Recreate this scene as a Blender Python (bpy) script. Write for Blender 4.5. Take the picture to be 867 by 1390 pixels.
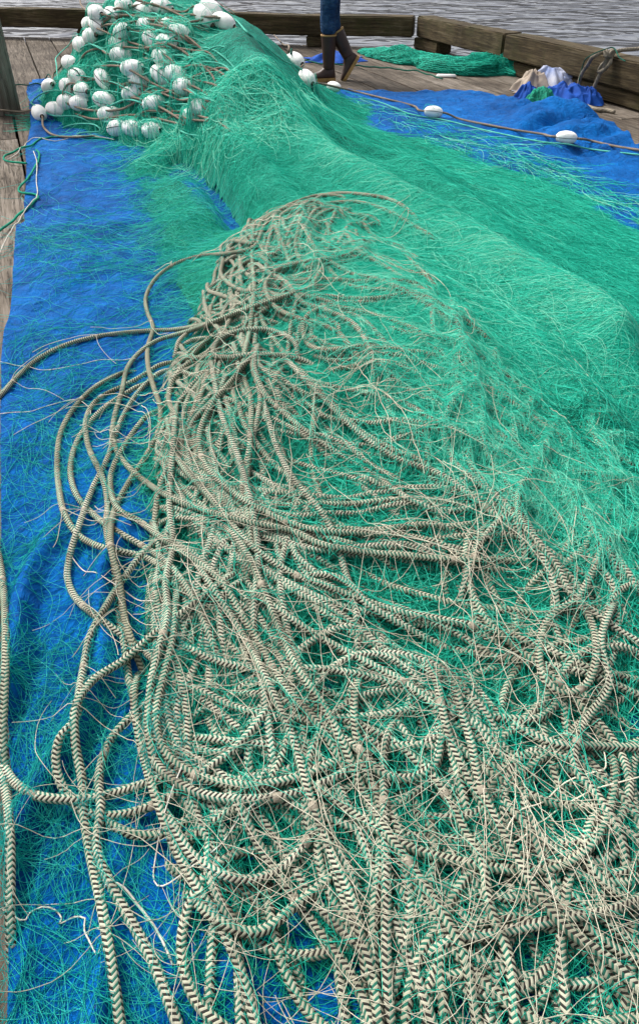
import bpy, bmesh, math, random
import numpy as np
from mathutils import Vector, Matrix
rad = math.radians
random.seed(7); rng = np.random.default_rng(7)
for o in list(bpy.data.objects): bpy.data.objects.remove(o)
scene = bpy.context.scene
COL = scene.collection

# ------------------------------------------------------------------ camera
HC, PITCH, F = 1.30, rad(38), 975.0
CP, SP = math.cos(PITCH), math.sin(PITCH)
cam_d = bpy.data.cameras.new('camera'); cam = bpy.data.objects.new('camera', cam_d); COL.objects.link(cam)
cam.location = (0, 0, HC); cam.rotation_euler = (rad(90) - PITCH, 0, 0)
cam_d.sensor_fit = 'VERTICAL'; cam_d.sensor_height = 36; cam_d.sensor_width = 36*867/1390
cam_d.lens = F*36/1390; cam_d.shift_y = -45/1390
cam_d.clip_start = .02; cam_d.clip_end = 3000
scene.camera = cam

# ------------------------------------------------------------------ light
w = bpy.data.worlds.new('World'); scene.world = w; w.use_nodes = True
nt = w.node_tree; nt.nodes.clear()
sky = nt.nodes.new('ShaderNodeTexSky'); sky.sky_type = 'NISHITA'; sky.sun_disc = False
sky.sun_elevation = rad(52); sky.sun_rotation = rad(-50)
sky.dust_density = 7.0; sky.air_density = 1.0
hs = nt.nodes.new('ShaderNodeHueSaturation'); hs.inputs['Saturation'].default_value = .30
bg = nt.nodes.new('ShaderNodeBackground'); bg.inputs['Strength'].default_value = .15
wo = nt.nodes.new('ShaderNodeOutputWorld')
nt.links.new(sky.outputs[0], hs.inputs['Color']); nt.links.new(hs.outputs[0], bg.inputs[0]); nt.links.new(bg.outputs[0], wo.inputs[0])
sl = bpy.data.lights.new('sun', 'SUN'); sun = bpy.data.objects.new('sun', sl); COL.objects.link(sun)
sl.energy = 1.7; sl.angle = rad(10); sl.color = (1, .975, .94)
# light comes from beyond the left rail, high up
sd = Vector((-math.sin(rad(50))*math.cos(rad(52)), math.cos(rad(50))*math.cos(rad(52)), math.sin(rad(52))))
sun.rotation_euler = sd.to_track_quat('Z', 'Y').to_euler()
scene.view_settings.view_transform = 'Standard'; scene.view_settings.look = 'None'
scene.view_settings.gamma = 1; scene.view_settings.exposure = 0.62
scene.cycles.max_bounces = 5; scene.cycles.transparent_max_bounces = 4

# ------------------------------------------------------------------ helpers
def ray(px, py):
    a = (px - 433.5)/F; b = (650 - py)/F
    return np.array([a, CP + b*SP, -SP + b*CP])
def up(px, py, z=0.0):
    d = ray(px, py); t = (z - HC)/d[2]
    return np.array([d[0]*t, d[1]*t, z])
def proj(P):
    P = np.asarray(P, float); q = P - np.array([0, 0, HC])
    Z = q[..., 1]*CP - q[..., 2]*SP; u = q[..., 1]*SP + q[..., 2]*CP
    Z = np.maximum(Z, .02)
    return 433.5 + F*q[..., 0]/Z, 650 - F*u/Z
def plane_hit(px, py, p0, n):
    d = ray(px, py); o = np.array([0, 0, HC]); t = np.dot(np.asarray(p0) - o, n)/np.dot(d, n)
    return o + d*t
def tag(o, label=None, cat=None, group=None, kind=None):
    if label: o['label'] = label
    if cat: o['category'] = cat
    if group: o['group'] = group
    if kind: o['kind'] = kind
    return o
def link(name, me, mats, parent=None):
    o = bpy.data.objects.new(name, me); COL.objects.link(o)
    if not isinstance(mats, (list, tuple)): mats = [mats]
    if not me.materials:
        for m in mats: me.materials.append(m)
    if parent is not None: o.parent = parent
    return o
def empty(name, loc=(0, 0, 0)):
    o = bpy.data.objects.new(name, None); o.location = loc; o.empty_display_size = .1; COL.objects.link(o); return o
def mesh_np(name, V, Q, smooth=True, uv=None, attr=None):
    """V (n,3), Q (m,4) quads"""
    me = bpy.data.meshes.new(name); V = np.ascontiguousarray(V, np.float32); Q = np.ascontiguousarray(Q, np.int32)
    k = Q.shape[1]
    me.vertices.add(len(V)); me.vertices.foreach_set('co', V.ravel())
    me.loops.add(Q.size); me.loops.foreach_set('vertex_index', Q.ravel())
    me.polygons.add(len(Q)); me.polygons.foreach_set('loop_start', np.arange(0, Q.size, k, dtype=np.int32))
    me.polygons.foreach_set('use_smooth', np.full(len(Q), smooth, bool))
    me.update(calc_edges=True)
    if uv is not None:
        l = me.uv_layers.new(name='UVMap'); l.data.foreach_set('uv', np.ascontiguousarray(uv[Q.ravel()], np.float32).ravel())
    if attr is not None:
        a = me.attributes.new('tint', 'FLOAT', 'POINT'); a.data.foreach_set('value', np.ascontiguousarray(attr, np.float32))
    return me
def from_bm(name, bm, mats, parent=None, smooth=False):
    me = bpy.data.meshes.new(name)
    for f in bm.faces: f.smooth = smooth
    bm.to_mesh(me); bm.free()
    return link(name, me, mats, parent)
def catmull(P, step):
    P = np.asarray(P, float)
    if len(P) < 3:
        n = max(2, int(np.linalg.norm(P[-1]-P[0])/step)); t = np.linspace(0, 1, n)[:, None]; return P[0]*(1-t)+P[-1]*t
    A = np.vstack([2*P[0]-P[1], P, 2*P[-1]-P[-2]]); out = []
    for i in range(1, len(A)-2):
        p0, p1, p2, p3 = A[i-1:i+3]
        d = [max(np.linalg.norm(b-a), 1e-5)**.5 for a, b in ((p0, p1), (p1, p2), (p2, p3))]
        n = max(2, int(np.linalg.norm(p2-p1)/step))
        m1 = ((p1-p0)/d[0]-(p2-p0)/(d[0]+d[1])+(p2-p1)/d[1])*d[1]
        m2 = ((p2-p1)/d[1]-(p3-p1)/(d[1]+d[2])+(p3-p2)/d[2])*d[1]
        t = (np.arange(n)/n)[:, None]
        out.append((2*t**3-3*t**2+1)*p1+(t**3-2*t**2+t)*m1+(-2*t**3+3*t**2)*p2+(t**3-t**2)*m2)
    out.append(P[-1][None]); out = np.vstack(out)
    s = np.r_[0, np.cumsum(np.linalg.norm(np.diff(out, axis=0), axis=1))]
    n = max(3, int(s[-1]/step)+1); q = np.linspace(0, s[-1], n)
    return np.stack([np.interp(q, s, out[:, i]) for i in range(out.shape[1])], 1)
def gsm(a, sig):
    k = int(sig*3)+1; x = np.arange(-k, k+1); w_ = np.exp(-x**2/(2*sig*sig)); w_ /= w_.sum()
    return np.convolve(np.pad(a, k, mode='edge'), w_, mode='valid')
def tube(name, P, r, sides=10, twist=0.0, closed_ends=True):
    P = np.asarray(P, float); n = len(P); T = np.gradient(P, axis=0); T /= np.linalg.norm(T, axis=1)[:, None]+1e-9
    N = np.zeros_like(P); v = np.cross(T[0], [0.1, 0.2, 1.]); N[0] = v/np.linalg.norm(v)
    for i in range(1, n):
        v = N[i-1] - T[i]*np.dot(N[i-1], T[i]); N[i] = v/(np.linalg.norm(v)+1e-9)
    B = np.cross(T, N); s = np.r_[0, np.cumsum(np.linalg.norm(np.diff(P, axis=0), axis=1))]
    r = np.broadcast_to(np.asarray(r, float), (n,))
    a = np.linspace(0, 2*math.pi, sides+1)[None, :] + twist*s[:, None]
    V = P[:, None] + r[:, None, None]*(np.cos(a)[..., None]*N[:, None]+np.sin(a)[..., None]*B[:, None])
    uv = np.stack([np.broadcast_to(s[:, None], a.shape), np.broadcast_to(np.linspace(0, 1, sides+1)[None], a.shape)], -1)
    k = sides+1; i, j = np.meshgrid(np.arange(n-1), np.arange(sides), indexing='ij'); i = i.ravel(); j = j.ravel()
    Q = np.stack([i*k+j, i*k+j+1, (i+1)*k+j+1, (i+1)*k+j], 1)
    V = V.reshape(-1, 3); uv = uv.reshape(-1, 2)
    if closed_ends:
        c0, c1 = len(V), len(V)+1
        V = np.vstack([V, P[0]-T[0]*r[0]*.5, P[-1]+T[-1]*r[-1]*.5]); uv = np.vstack([uv, [0, 0], [s[-1], 0]])
        jj = np.arange(0, sides, 2); j2 = np.minimum(jj+2, sides)
        e0 = np.stack([np.full(len(jj), c0), j2, jj+1, jj], 1); b = (n-1)*k
        e1 = np.stack([np.full(len(jj), c1), b+jj, b+jj+1, b+j2], 1); Q = np.vstack([Q, e0, e1])
    return mesh_np(name, V, Q, uv=uv)
def strands_mesh(name, P, r, tint):
    """P (N,S,3) thin three sided strands in one mesh"""
    N_, S, _ = P.shape
    T = np.gradient(P, axis=1); T /= np.linalg.norm(T, axis=2)[..., None]+1e-9
    A = np.cross(T, np.array([0, 0, 1.])); A /= np.linalg.norm(A, axis=2)[..., None]+1e-6
    B = np.cross(A, T); ang = [math.pi/2, math.pi*7/6, math.pi*11/6]
    rr = np.broadcast_to(np.asarray(r, float), (N_,))[:, None, None]
    V = np.stack([P + rr*(math.cos(a)*A+math.sin(a)*B) for a in ang], 2).reshape(-1, 3)
    n, s = np.meshgrid(np.arange(N_), np.arange(S-1), indexing='ij'); base = ((n*S+s)*3).ravel()
    Q = np.concatenate([np.stack([base+a, base+b, base+3+b, base+3+a], 1) for a, b in ((0, 1), (1, 2), (2, 0))])
    return mesh_np(name, V, Q, attr=np.repeat(tint, S*3))
def lattice(seed):
    return np.random.default_rng(seed).random((64, 64))
_L = {}
def vn(x, y, seed=0):
    L = _L.setdefault(seed, lattice(seed)); xi = np.floor(x).astype(int); yi = np.floor(y).astype(int)
    fx = x-xi; fy = y-yi; fx = fx*fx*(3-2*fx); fy = fy*fy*(3-2*fy)
    g = lambda a, b: L[a % 64, b % 64]
    return (g(xi, yi)*(1-fx)+g(xi+1, yi)*fx)*(1-fy)+(g(xi, yi+1)*(1-fx)+g(xi+1, yi+1)*fx)*fy
def fbm(x, y, seed=0, o=4):
    s = 0; a = .5
    for i in range(o): s = s+a*vn(x*2**i+i*7.3, y*2**i+i*3.1, seed+i); a *= .5
    return s
def inpoly(x, y, poly):
    x = np.asarray(x); y = np.asarray(y); c = np.zeros(x.shape, bool); n = len(poly)
    for i in range(n):
        x1, y1 = poly[i]; x2, y2 = poly[(i+1) % n]
        if y1 == y2: continue
        m = (y1 > y) != (y2 > y); c ^= m & (x < (x2-x1)*(y-y1)/(y2-y1)+x1)
    return c

# ------------------------------------------------------------------ materials
def mat(name, rough=.7, spec=.3):
    m = bpy.data.materials.new(name); m.use_nodes = True; t = m.node_tree; b = t.nodes['Principled BSDF']
    b.inputs['Roughness'].default_value = rough; b.inputs['Specular IOR Level'].default_value = spec
    return m, t, b
def N(t, typ, **kw):
    n = t.nodes.new(typ)
    for k, v in kw.items():
        if k in n.inputs: n.inputs[k].default_value = v
        else: setattr(n, k, v)
    return n
def M2(t, op, a, b=None):
    n = t.nodes.new('ShaderNodeMath'); n.operation = op
    for i, v in enumerate((a, b)):
        if v is None: continue
        if isinstance(v, (int, float)): n.inputs[i].default_value = v
        else: t.links.new(v, n.inputs[i])
    return n.outputs[0]
def ramp(t, fac, stops):
    r = t.nodes.new('ShaderNodeValToRGB'); e = r.color_ramp.elements
    while len(e) < len(stops): e.new(.5)
    for el, (p, c) in zip(e, stops): el.position = p; el.color = (*c, 1)
    t.links.new(fac, r.inputs[0]); return r.outputs[0]
def noise(t, vec, scale, detail=4, rough=.55, dist=0):
    n = N(t, 'ShaderNodeTexNoise'); n.inputs['Scale'].default_value = scale; n.inputs['Detail'].default_value = detail
    n.inputs['Roughness'].default_value = rough; n.inputs['Distortion'].default_value = dist
    if vec is not None: t.links.new(vec, n.inputs['Vector'])
    return n.outputs['Fac']
def mapping(t, vec, scale=(1, 1, 1), rot=(0, 0, 0), loc=(0, 0, 0)):
    m = N(t, 'ShaderNodeMapping'); m.inputs['Scale'].default_value = scale; m.inputs['Rotation'].default_value = rot
    m.inputs['Location'].default_value = loc; t.links.new(vec, m.inputs['Vector']); return m.outputs[0]
def bump(t, b, h, strength, dist):
    n = N(t, 'ShaderNodeBump'); n.inputs['Strength'].default_value = strength; n.inputs['Distance'].default_value = dist
    t.links.new(h, n.inputs['Height']); t.links.new(n.outputs[0], b.inputs['Normal'])
def mixc(t, f, a, b, typ='MIX'):
    n = t.nodes.new('ShaderNodeMix'); n.data_type = 'RGBA'; n.blend_type = typ
    for i, v in ((0, f), (6, a), (7, b)):
        if isinstance(v, (int, float)): n.inputs[i].default_value = v
        elif isinstance(v, tuple): n.inputs[i].default_value = (*v, 1)
        else: t.links.new(v, n.inputs[i])
    return n.outputs[2]
def pos(t): return N(t, 'ShaderNodeNewGeometry').outputs['Position']
def objc(t): return N(t, 'ShaderNodeTexCoord').outputs['Object']

def simple(name, col, col2=None, scale=30, rough=.7, spec=.3, bs=.3, bd=.002, bscale=None):
    m, t, b = mat(name, rough, spec); v = objc(t)
    n = noise(t, v, scale, 5)
    c2 = col2 or tuple(c*.7 for c in col)
    t.links.new(ramp(t, n, [(.3, c2), (.7, col)]), b.inputs['Base Color'])
    if bs: bump(t, b, noise(t, v, bscale or scale*3, 3), bs, bd)
    return m

def wood(name, cols, rotz, grain=1.0, moss=None, crack=.55):
    m, t, b = mat(name, .85, .2); v = objc(t)
    g = mapping(t, v, (22*grain, 1.1, 22*grain), (0, 0, 0))
    n1 = noise(t, g, 2.2, 6, .65, .6); g2 = mapping(t, v, (90, 2.2, 90)); n2 = noise(t, g2, 2, 4, .6, .3)
    n3 = noise(t, v, 1.7, 5, .6)
    att = N(t, 'ShaderNodeAttribute', attribute_name='tint').outputs['Fac']
    s = M2(t, 'ADD', M2(t, 'MULTIPLY', n1, .45), M2(t, 'ADD', M2(t, 'MULTIPLY', n3, .35), M2(t, 'MULTIPLY', n2, .2)))
    s = M2(t, 'ADD', s, M2(t, 'MULTIPLY', M2(t, 'SUBTRACT', att, .5), .16))
    c = ramp(t, s, [(.34, cols[0]), (.47, cols[1]), (.56, cols[2]), (.68, cols[3])])
    g3 = mapping(t, v, (14*grain, .5, 14*grain)); nc = noise(t, g3, 1.6, 7, .7, 1.2)
    cr = ramp(t, M2(t, 'ABSOLUTE', M2(t, 'SUBTRACT', nc, .5)), [(.0, (1, 1, 1)), (.018, (0, 0, 0))])
    c = mixc(t, M2(t, 'MULTIPLY', cr, crack), c, (.012, .009, .007))
    if moss:
        ms = ramp(t, noise(t, v, 3.1, 6, .7), [(.5, (0, 0, 0)), (.62, (1, 1, 1))]); c = mixc(t, M2(t, 'MULTIPLY', ms, .6), c, moss)
    t.links.new(c, b.inputs['Base Color'])
    bump(t, b, M2(t, 'SUBTRACT', s, M2(t, 'MULTIPLY', cr, .4)), .8, .012)
    return m
m_deck = wood('weathered_deck_wood', [(.03, .023, .017), (.085, .067, .05), (.145, .12, .094), (.25, .215, .18)], 0)
m_rail = wood('dark_rail_wood', [(.014, .010, .005), (.048, .034, .016), (.10, .075, .040), (.19, .155, .105)], 0, 1, (.045, .043, .014))
m_pile = wood('pale_pile_wood', [(.06, .05, .04), (.16, .135, .11), (.25, .22, .185), (.36, .33, .29)], 0)

# braided line with chevrons: u = metres along, v = around
def chevron(name):
    m, t, b = mat(name, .8, .2)
    uvn = N(t, 'ShaderNodeUVMap'); sx = N(t, 'ShaderNodeSeparateXYZ'); t.links.new(uvn.outputs[0], sx.inputs[0])
    u, v = sx.outputs[0], sx.outputs[1]; pitch = .0090
    v3 = M2(t, 'MULTIPLY', v, 3.0); fr = M2(t, 'FRACT', v3)
    tri = M2(t, 'ABSOLUTE', M2(t, 'SUBTRACT', M2(t, 'MULTIPLY', fr, 2), 1))
    uu = M2(t, 'ADD', M2(t, 'DIVIDE', u, pitch), M2(t, 'MULTIPLY', tri, .62))
    ph = M2(t, 'FRACT', uu)
    cream = M2(t, 'LESS_THAN', ph, .50); half = M2(t, 'LESS_THAN', fr, .5)
    wear = N(t, 'ShaderNodeAttribute', attribute_type='OBJECT', attribute_name='wear').outputs['Fac']
    pv = pos(t); nz = noise(t, pv, 9, 4); nf = noise(t, pv, 320, 2)
    cr = ramp(t, nz, [(.3, (.17, .16, .115)), (.55, (.50, .495, .39))])
    gr = ramp(t, nz, [(.3, (.003, .075, .055)), (.65, (.005, .17, .12))])
    dark = mixc(t, half, (.009, .011, .011), gr)
    c = mixc(t, cream, dark, cr)
    c = mixc(t, M2(t, 'MULTIPLY', nf, .14), c, (.22, .19, .15))
    worn = mixc(t, cream, (.10, .10, .075), (.34, .32, .24))
    wf = M2(t, 'MULTIPLY', wear, ramp(t, nz, [(.35, (.55, .55, .55)), (.6, (1, 1, 1))]))
    c = mixc(t, wf, c, worn)
    orr = N(t, 'ShaderNodeObjectInfo').outputs['Random']
    dn = ramp(t, noise(t, pv, 3.5, 5, .7), [(.42, (0, 0, 0)), (.62, (1, 1, 1))])
    c = mixc(t, M2(t, 'MULTIPLY', orr, .38), c, mixc(t, 1.0, c, (.50, .56, .42), 'MULTIPLY'))
    c = mixc(t, M2(t, 'MULTIPLY', dn, .35), c, mixc(t, 1.0, c, (.55, .50, .42), 'MULTIPLY'))
    t.links.new(c, b.inputs['Base Color'])
    h = M2(t, 'ABSOLUTE', M2(t, 'SUBTRACT', M2(t, 'MULTIPLY', M2(t, 'FRACT', M2(t, 'MULTIPLY', uu, 2)), 2), 1))
    h = M2(t, 'SUBTRACT', M2(t, 'MULTIPLY', tri, .35), h)
    bump(t, b, h, .35, .0012)
    return m
m_chev = chevron('chevron_braid')
def twisted(name, c1, c2, k=55, sc=3):
    m, t, b = mat(name, .85, .15); uvn = N(t, 'ShaderNodeUVMap'); sx = N(t, 'ShaderNodeSeparateXYZ'); t.links.new(uvn.outputs[0], sx.inputs[0])
    ph = M2(t, 'FRACT', M2(t, 'ADD', M2(t, 'MULTIPLY', sx.outputs[0], k), M2(t, 'MULTIPLY', sx.outputs[1], sc)))
    h = M2(t, 'ABSOLUTE', M2(t, 'SUBTRACT', M2(t, 'MULTIPLY', ph, 2), 1)); n = noise(t, pos(t), 14, 4)
    c = mixc(t, M2(t, 'MULTIPLY', h, .6), ramp(t, n, [(.35, c2), (.65, c1)]), tuple(x*.45 for x in c1))
    t.links.new(c, b.inputs['Base Color']); bump(t, b, M2(t, 'SUBTRACT', 1.0, h), .8, .002)
    return m
m_cork = twisted('tan_cork_line', (.27, .215, .165), (.15, .12, .09), 70, 2)
m_teal = twisted('teal_line', (.14, .60, .46), (.07, .42, .32), 160, 2)
m_dgreen = twisted('dark_green_line', (.012, .12, .08), (.008, .06, .045), 120, 2)
m_green = twisted('green_braid', (.01, .33, .2), (.01, .2, .13), 120, 2)
m_manila = twisted('dock_rope', (.30, .26, .20), (.17, .145, .11), 28, 3)
m_whiteline = simple('white_twine', (.62, .58, .52), (.42, .39, .33), 40, .8, .2, 0)
m_tiec = simple('tie_whipping', (.36, .32, .25), (.2, .17, .13), 60, .9, .1, .6, .002, 200)
m_cream = simple('cream_twine', (.72, .67, .54), (.50, .46, .35), 14, .8, .2, 0)

def strand_mat(name, stops, rough=.5):
    m, t, b = mat(name, rough, .08)
    att = N(t, 'ShaderNodeAttribute', attribute_name='tint').outputs['Fac']
    t.links.new(ramp(t, att, stops), b.inputs['Base Color']); return m
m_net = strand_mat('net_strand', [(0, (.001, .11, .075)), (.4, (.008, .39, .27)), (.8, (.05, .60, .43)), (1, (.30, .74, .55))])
m_netc = strand_mat('net_strand_cyan', [(0, (.002, .20, .20)), (.5, (.005, .38, .34)), (1, (.05, .55, .46))])
def net_under(name):
    m, t, b = mat(name, .8, .2); v = pos(t); n = noise(t, mapping(t, v, (1, 1, 1)), 45, 6, .7, 1.5); n2 = noise(t, v, 4, 4)
    s = M2(t, 'ADD', M2(t, 'MULTIPLY', n, .7), M2(t, 'MULTIPLY', n2, .3))
    t.links.new(ramp(t, s, [(.38, (.002, .08, .055)), (.5, (.004, .20, .14)), (.62, (.01, .32, .225))]), b.inputs['Base Color'])
    bump(t, b, n, .9, .01); return m
m_under = net_under('net_mass')
def tarp_mat():
    m, t, b = mat('blue_tarp', .6, .06); v = pos(t); n = noise(t, v, 2.2, 6, .65); n2 = noise(t, v, 14, 5, .7)
    s = M2(t, 'ADD', M2(t, 'MULTIPLY', n, .6), M2(t, 'MULTIPLY', n2, .4))
    c = ramp(t, s, [(.33, (.0, .042, .17)), (.5, (.0, .096, .35)), (.64, (.001, .155, .50))])
    d = ramp(t, noise(t, v, 38, 5, .75), [(.63, (0, 0, 0)), (.72, (1, 1, 1))])
    c = mixc(t, M2(t, 'MULTIPLY', d, .35), c, (.12, .13, .16))
    t.links.new(c, b.inputs['Base Color'])
    wv = M2(t, 'ADD', M2(t, 'ABSOLUTE', M2(t, 'SUBTRACT', noise(t, v, 7, 6, .62, 1.2), .5)), M2(t, 'MULTIPLY', noise(t, v, 26, 6, .7, 1.0), .35))
    bump(t, b, wv, 1.0, .06); return m
m_tarp = tarp_mat()
def float_mat():
    m, t, b = mat('white_foam', .55, .35); v = objc(t); n = noise(t, v, 22, 6, .7)
    c = ramp(t, n, [(.28, (.52, .54, .50)), (.42, (.78, .78, .75)), (.7, (.86, .85, .83))])
    oi = N(t, 'ShaderNodeObjectInfo').outputs['Random']
    d = ramp(t, noise(t, mapping(t, v, (1, 1, 1)), 90, 3, .8), [(.58, (0, 0, 0)), (.66, (1, 1, 1))])
    c = mixc(t, M2(t, 'MULTIPLY', d, M2(t, 'MULTIPLY', oi, .5)), c, (.25, .38, .33))
    t.links.new(c, b.inputs['Base Color']); bump(t, b, noise(t, v, 70, 4), .35, .003); return m
m_float = float_mat()
m_black = simple('black_cord', (.02, .02, .02), None, 60, .8, .2, 0)
m_hole = simple('float_bore', (.018, .014, .011), None, 60, .9, .1, 0)
# water
def water():
    m, t, b = mat('harbour_water', .03, .5); v = pos(t)
    b.inputs['Base Color'].default_value = (.12, .128, .15, 1); b.inputs['IOR'].default_value = 1.33
    a = noise(t, mapping(t, v, (.5, .7, 1), (0, 0, rad(-8))), 1.0, 2.0, .5, .9)
    c = noise(t, mapping(t, v, (1.2, 1.7, 1), (0, 0, rad(6))), 1.0, 1, .5, .6)
    h = M2(t, 'ADD', a, M2(t, 'MULTIPLY', c, .30)); bump(t, b, h, 1.0, .5); return m
m_water = water()

# ------------------------------------------------------------------ setting
G1a, G1b = up(27, 51), up(548, 66)          # deck edge at the far rail
G2a, G2b = up(560, 67), up(867, 155)        # inner foot of the right rail
d1 = (G1b-G1a)[:2]; d1 /= np.linalg.norm(d1); d2 = (G2b-G2a)[:2]; d2 /= np.linalg.norm(d2)
# corner of the two lines
A_ = np.array([[d1[0], -d2[0]], [d1[1], -d2[1]]]); tt = np.linalg.solve(A_, (G2a-G1a)[:2]); CORN = G1a[:2]+d1*tt[0]
n1 = np.array([-d1[1], d1[0]]); n1 *= np.sign(n1[1]); n2 = np.array([-d2[1], d2[0]]); n2 *= np.sign(n2[1]) if True else 1
if np.dot(n2, CORN) < 0: n2 = -n2
E1 = .10; E2 = .30
bm = bmesh.new(); bmesh.ops.create_grid(bm, x_segments=2, y_segments=2, size=900)
wat = from_bm('water', bm, m_water); wat.location = (0, 300, -.95); tag(wat, kind='structure')

# deck boards run along VP
YAW = rad(20.6); bd = np.array([-math.sin(YAW), math.cos(YAW)]); bn = np.array([math.cos(YAW), math.sin(YAW)])
Vl, Ql, Tl = [], [], []
def board(s0, s1, t0, t1, tint, hz=0.0):
    # s across, t along; clipped at the rails by halfplanes
    poly = [np.array([s, t_]) for s, t_ in ((s0, t0), (s1, t0), (s1, t1), (s0, t1))]
    def clip(poly, f):
        out = []
        for i in range(len(poly)):
            a, b = poly[i], poly[(i+1) % len(poly)]; fa, fb = f(a), f(b)
            if fa >= 0: out.append(a)
            if fa*fb < 0: out.append(a+(b-a)*fa/(fa-fb))
        return out
    wpt = lambda p: bn*p[0]+bd*p[1]
    poly = clip(poly, lambda p: E1-np.dot(wpt(p)-CORN, n1)); 
    if len(poly) < 3: return
    poly = clip(poly, lambda p: E2-np.dot(wpt(p)-CORN, n2))
    if len(poly) < 3: return
    Vl.append((poly, tint, hz))
s = -7.0; k = 0
while s < 9:
    wd = random.uniform(.31, .35)
    j = -3 + random.uniform(0, 3.0)
    t0 = -3.0
    cuts = [-3.0, j+random.uniform(1.5, 3), j+random.uniform(5.2, 7), 10+random.uniform(0, 2), 22]
    for c0, c1 in zip(cuts[:-1], cuts[1:]):
        if c1-c0 > .1: board(s, s+wd-.012-random.random()*.01, c0+.004, c1-.004, random.random(), random.uniform(-.004, .0))
    s += wd
bm = bmesh.new(); tl = []
lay = bm.verts.layers.float.new('tint')
for poly, tint, hz in Vl:
    top = [bm.verts.new((p[0], p[1], hz)) for p in poly]; bot = [bm.verts.new((p[0], p[1], hz-.09)) for p in poly]
    for v_ in top+bot: v_[lay] = tint
    n = len(poly); bm.faces.new(top); bm.faces.new(bot[::-1])
    for i in range(n): bm.faces.new((top[i], bot[i], bot[(i+1) % n], top[(i+1) % n]))
bmesh.ops.recalc_face_normals(bm, faces=bm.faces)
es = [e for e in bm.edges if abs(e.verts[0].co.z-e.verts[1].co.z) < 1e-6 and e.verts[0].co.z > -.05]
bmesh.ops.bevel(bm, geom=es, offset=.006, segments=2, affect='EDGES', profile=.6)
deck = from_bm('deck', bm, m_deck); deck.rotation_euler = (0, 0, YAW); tag(deck, kind='structure')
# joists under the boards
bm = bmesh.new()
for i in range(30):
    t_ = -2.5+i*.6
    bmesh.ops.create_cube(bm, size=1, matrix=Matrix.Translation((1, t_, -.2))@Matrix.Diagonal((14, .1, .2, 1)))
# keep the joists inside of the deck edge
for nn, E in ((n1, E1-.1), (n2, E2-.12)):
    loc_n = Vector((np.dot(nn, bn), np.dot(nn, bd), 0)); c_ = CORN+nn*E; loc_c = Vector((np.dot(c_, bn), np.dot(c_, bd), 0))
    bmesh.ops.bisect_plane(bm, geom=bm.verts[:]+bm.edges[:]+bm.faces[:], plane_co=loc_c, plane_no=loc_n, clear_outer=True)
jo = from_bm('deck_joists', bm, m_rail); jo.rotation_euler = (0, 0, YAW); tag(jo, kind='structure')

def timber(name, a, b, z0, hgt, wid, m, out, parent=None, seed=0, seg=14):
    """beam with inner face along a->b, thickness towards out; worn edges"""
    a = np.array(a[:2]); b = np.array(b[:2]); L = np.linalg.norm(b-a); d = (b-a)/L
    bm = bmesh.new(); bmesh.ops.create_cube(bm, size=1)
    bmesh.ops.scale(bm, vec=(wid, L, hgt), verts=bm.verts)
    long_e = [e for e in bm.edges if abs((e.verts[0].co-e.verts[1].co).y) > L*.5]
    bmesh.ops.subdivide_edges(bm, edges=long_e, cuts=seg)
    lay = bm.verts.layers.float.new('tint')
    be = [e for e in bm.edges if len(e.link_faces) == 2 and e.calc_face_angle(0) > 1]
    bmesh.ops.bevel(bm, geom=be, offset=.014, segments=3, affect='EDGES')
    rr = random.Random(seed)
    for v_ in bm.verts:
        v_[lay] = .5
        k_ = v_.co.y*3+seed
        v_.co.x += .005*math.sin(k_*1.3)+.004*rr.uniform(-1, 1); v_.co.z += .005*math.sin(k_*.9+1)+.003*rr.uniform(-1, 1)
    o = from_bm(name, bm, m, parent)
    c = (a+b)/2+np.asarray(out)*wid/2; o.location = (c[0], c[1], z0+hgt/2)
    o.rotation_euler = (0, 0, math.atan2(d[1], d[0])-math.pi/2)
    return o
RW = .24; RZ = .13; RH = .215
far_l = CORN - d1*9.5
a1 = CORN-d1*.0
t = timber('rail_timber', far_l-n1*0.12, CORN+d1*.02-n1*.12, RZ, RH, RW, m_rail, n1, seed=1, seg=40)
tag(t, 'long dark brown timber kerb running along the far edge of the dock behind the boots', 'timber rail', 'timber rails round the dock edge')
jn = up(697, 98)[:2]; jn = CORN+d2*np.dot(jn-CORN, d2)
far_r = CORN+d2*9
t = timber('rail_timber', CORN+d2*.06+n2*.02, jn-d2*.01+n2*.02, RZ+.01, RH, RW, m_rail, n2, seed=5, seg=20)
tag(t, 'first right hand kerb timber starting at the dock corner above the rolled green net', 'timber rail', 'timber rails round the dock edge')
t = timber('rail_timber', jn+d2*.01+n2*.02, far_r+n2*.02, RZ+.01, RH+.005, RW, m_rail, n2, seed=9, seg=40)
tag(t, 'kerb timber at upper right with the beige mooring rope knotted over it', 'timber rail', 'timber rails round the dock edge')
def block(pa, pb, corner, d, nn, off, lab, seed, wid=.2):
    p = up(*pa)[:2]; q = up(*pb)[:2]; p = corner+d*np.dot(p-corner, d)+nn*off; q = corner+d*np.dot(q-corner, d)+nn*off
    o = timber('rail_block', p, q, .001, RZ-.004, wid, m_rail, nn, seed=seed, seg=4)
    return tag(o, lab, 'timber block', 'spacer blocks under the timber rails')
block((418, 62), (443, 63), CORN, d1, n1, -.10, 'short timber block under the far kerb right behind the boots', 3, .18)
block((112, 53), (165, 55), CORN, d1, n1, -.10, 'timber block under the far kerb behind the heap of white floats', 4, .18)
block((552, 66), (600, 74), CORN, d2, n2, .05, 'stout timber block at the dock corner under the kerb joint', 6)
block((662, 90), (930, 175), CORN, d2, n2, .06, 'long low timber under the right kerb beside the rag bundle', 7, .2)
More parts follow.
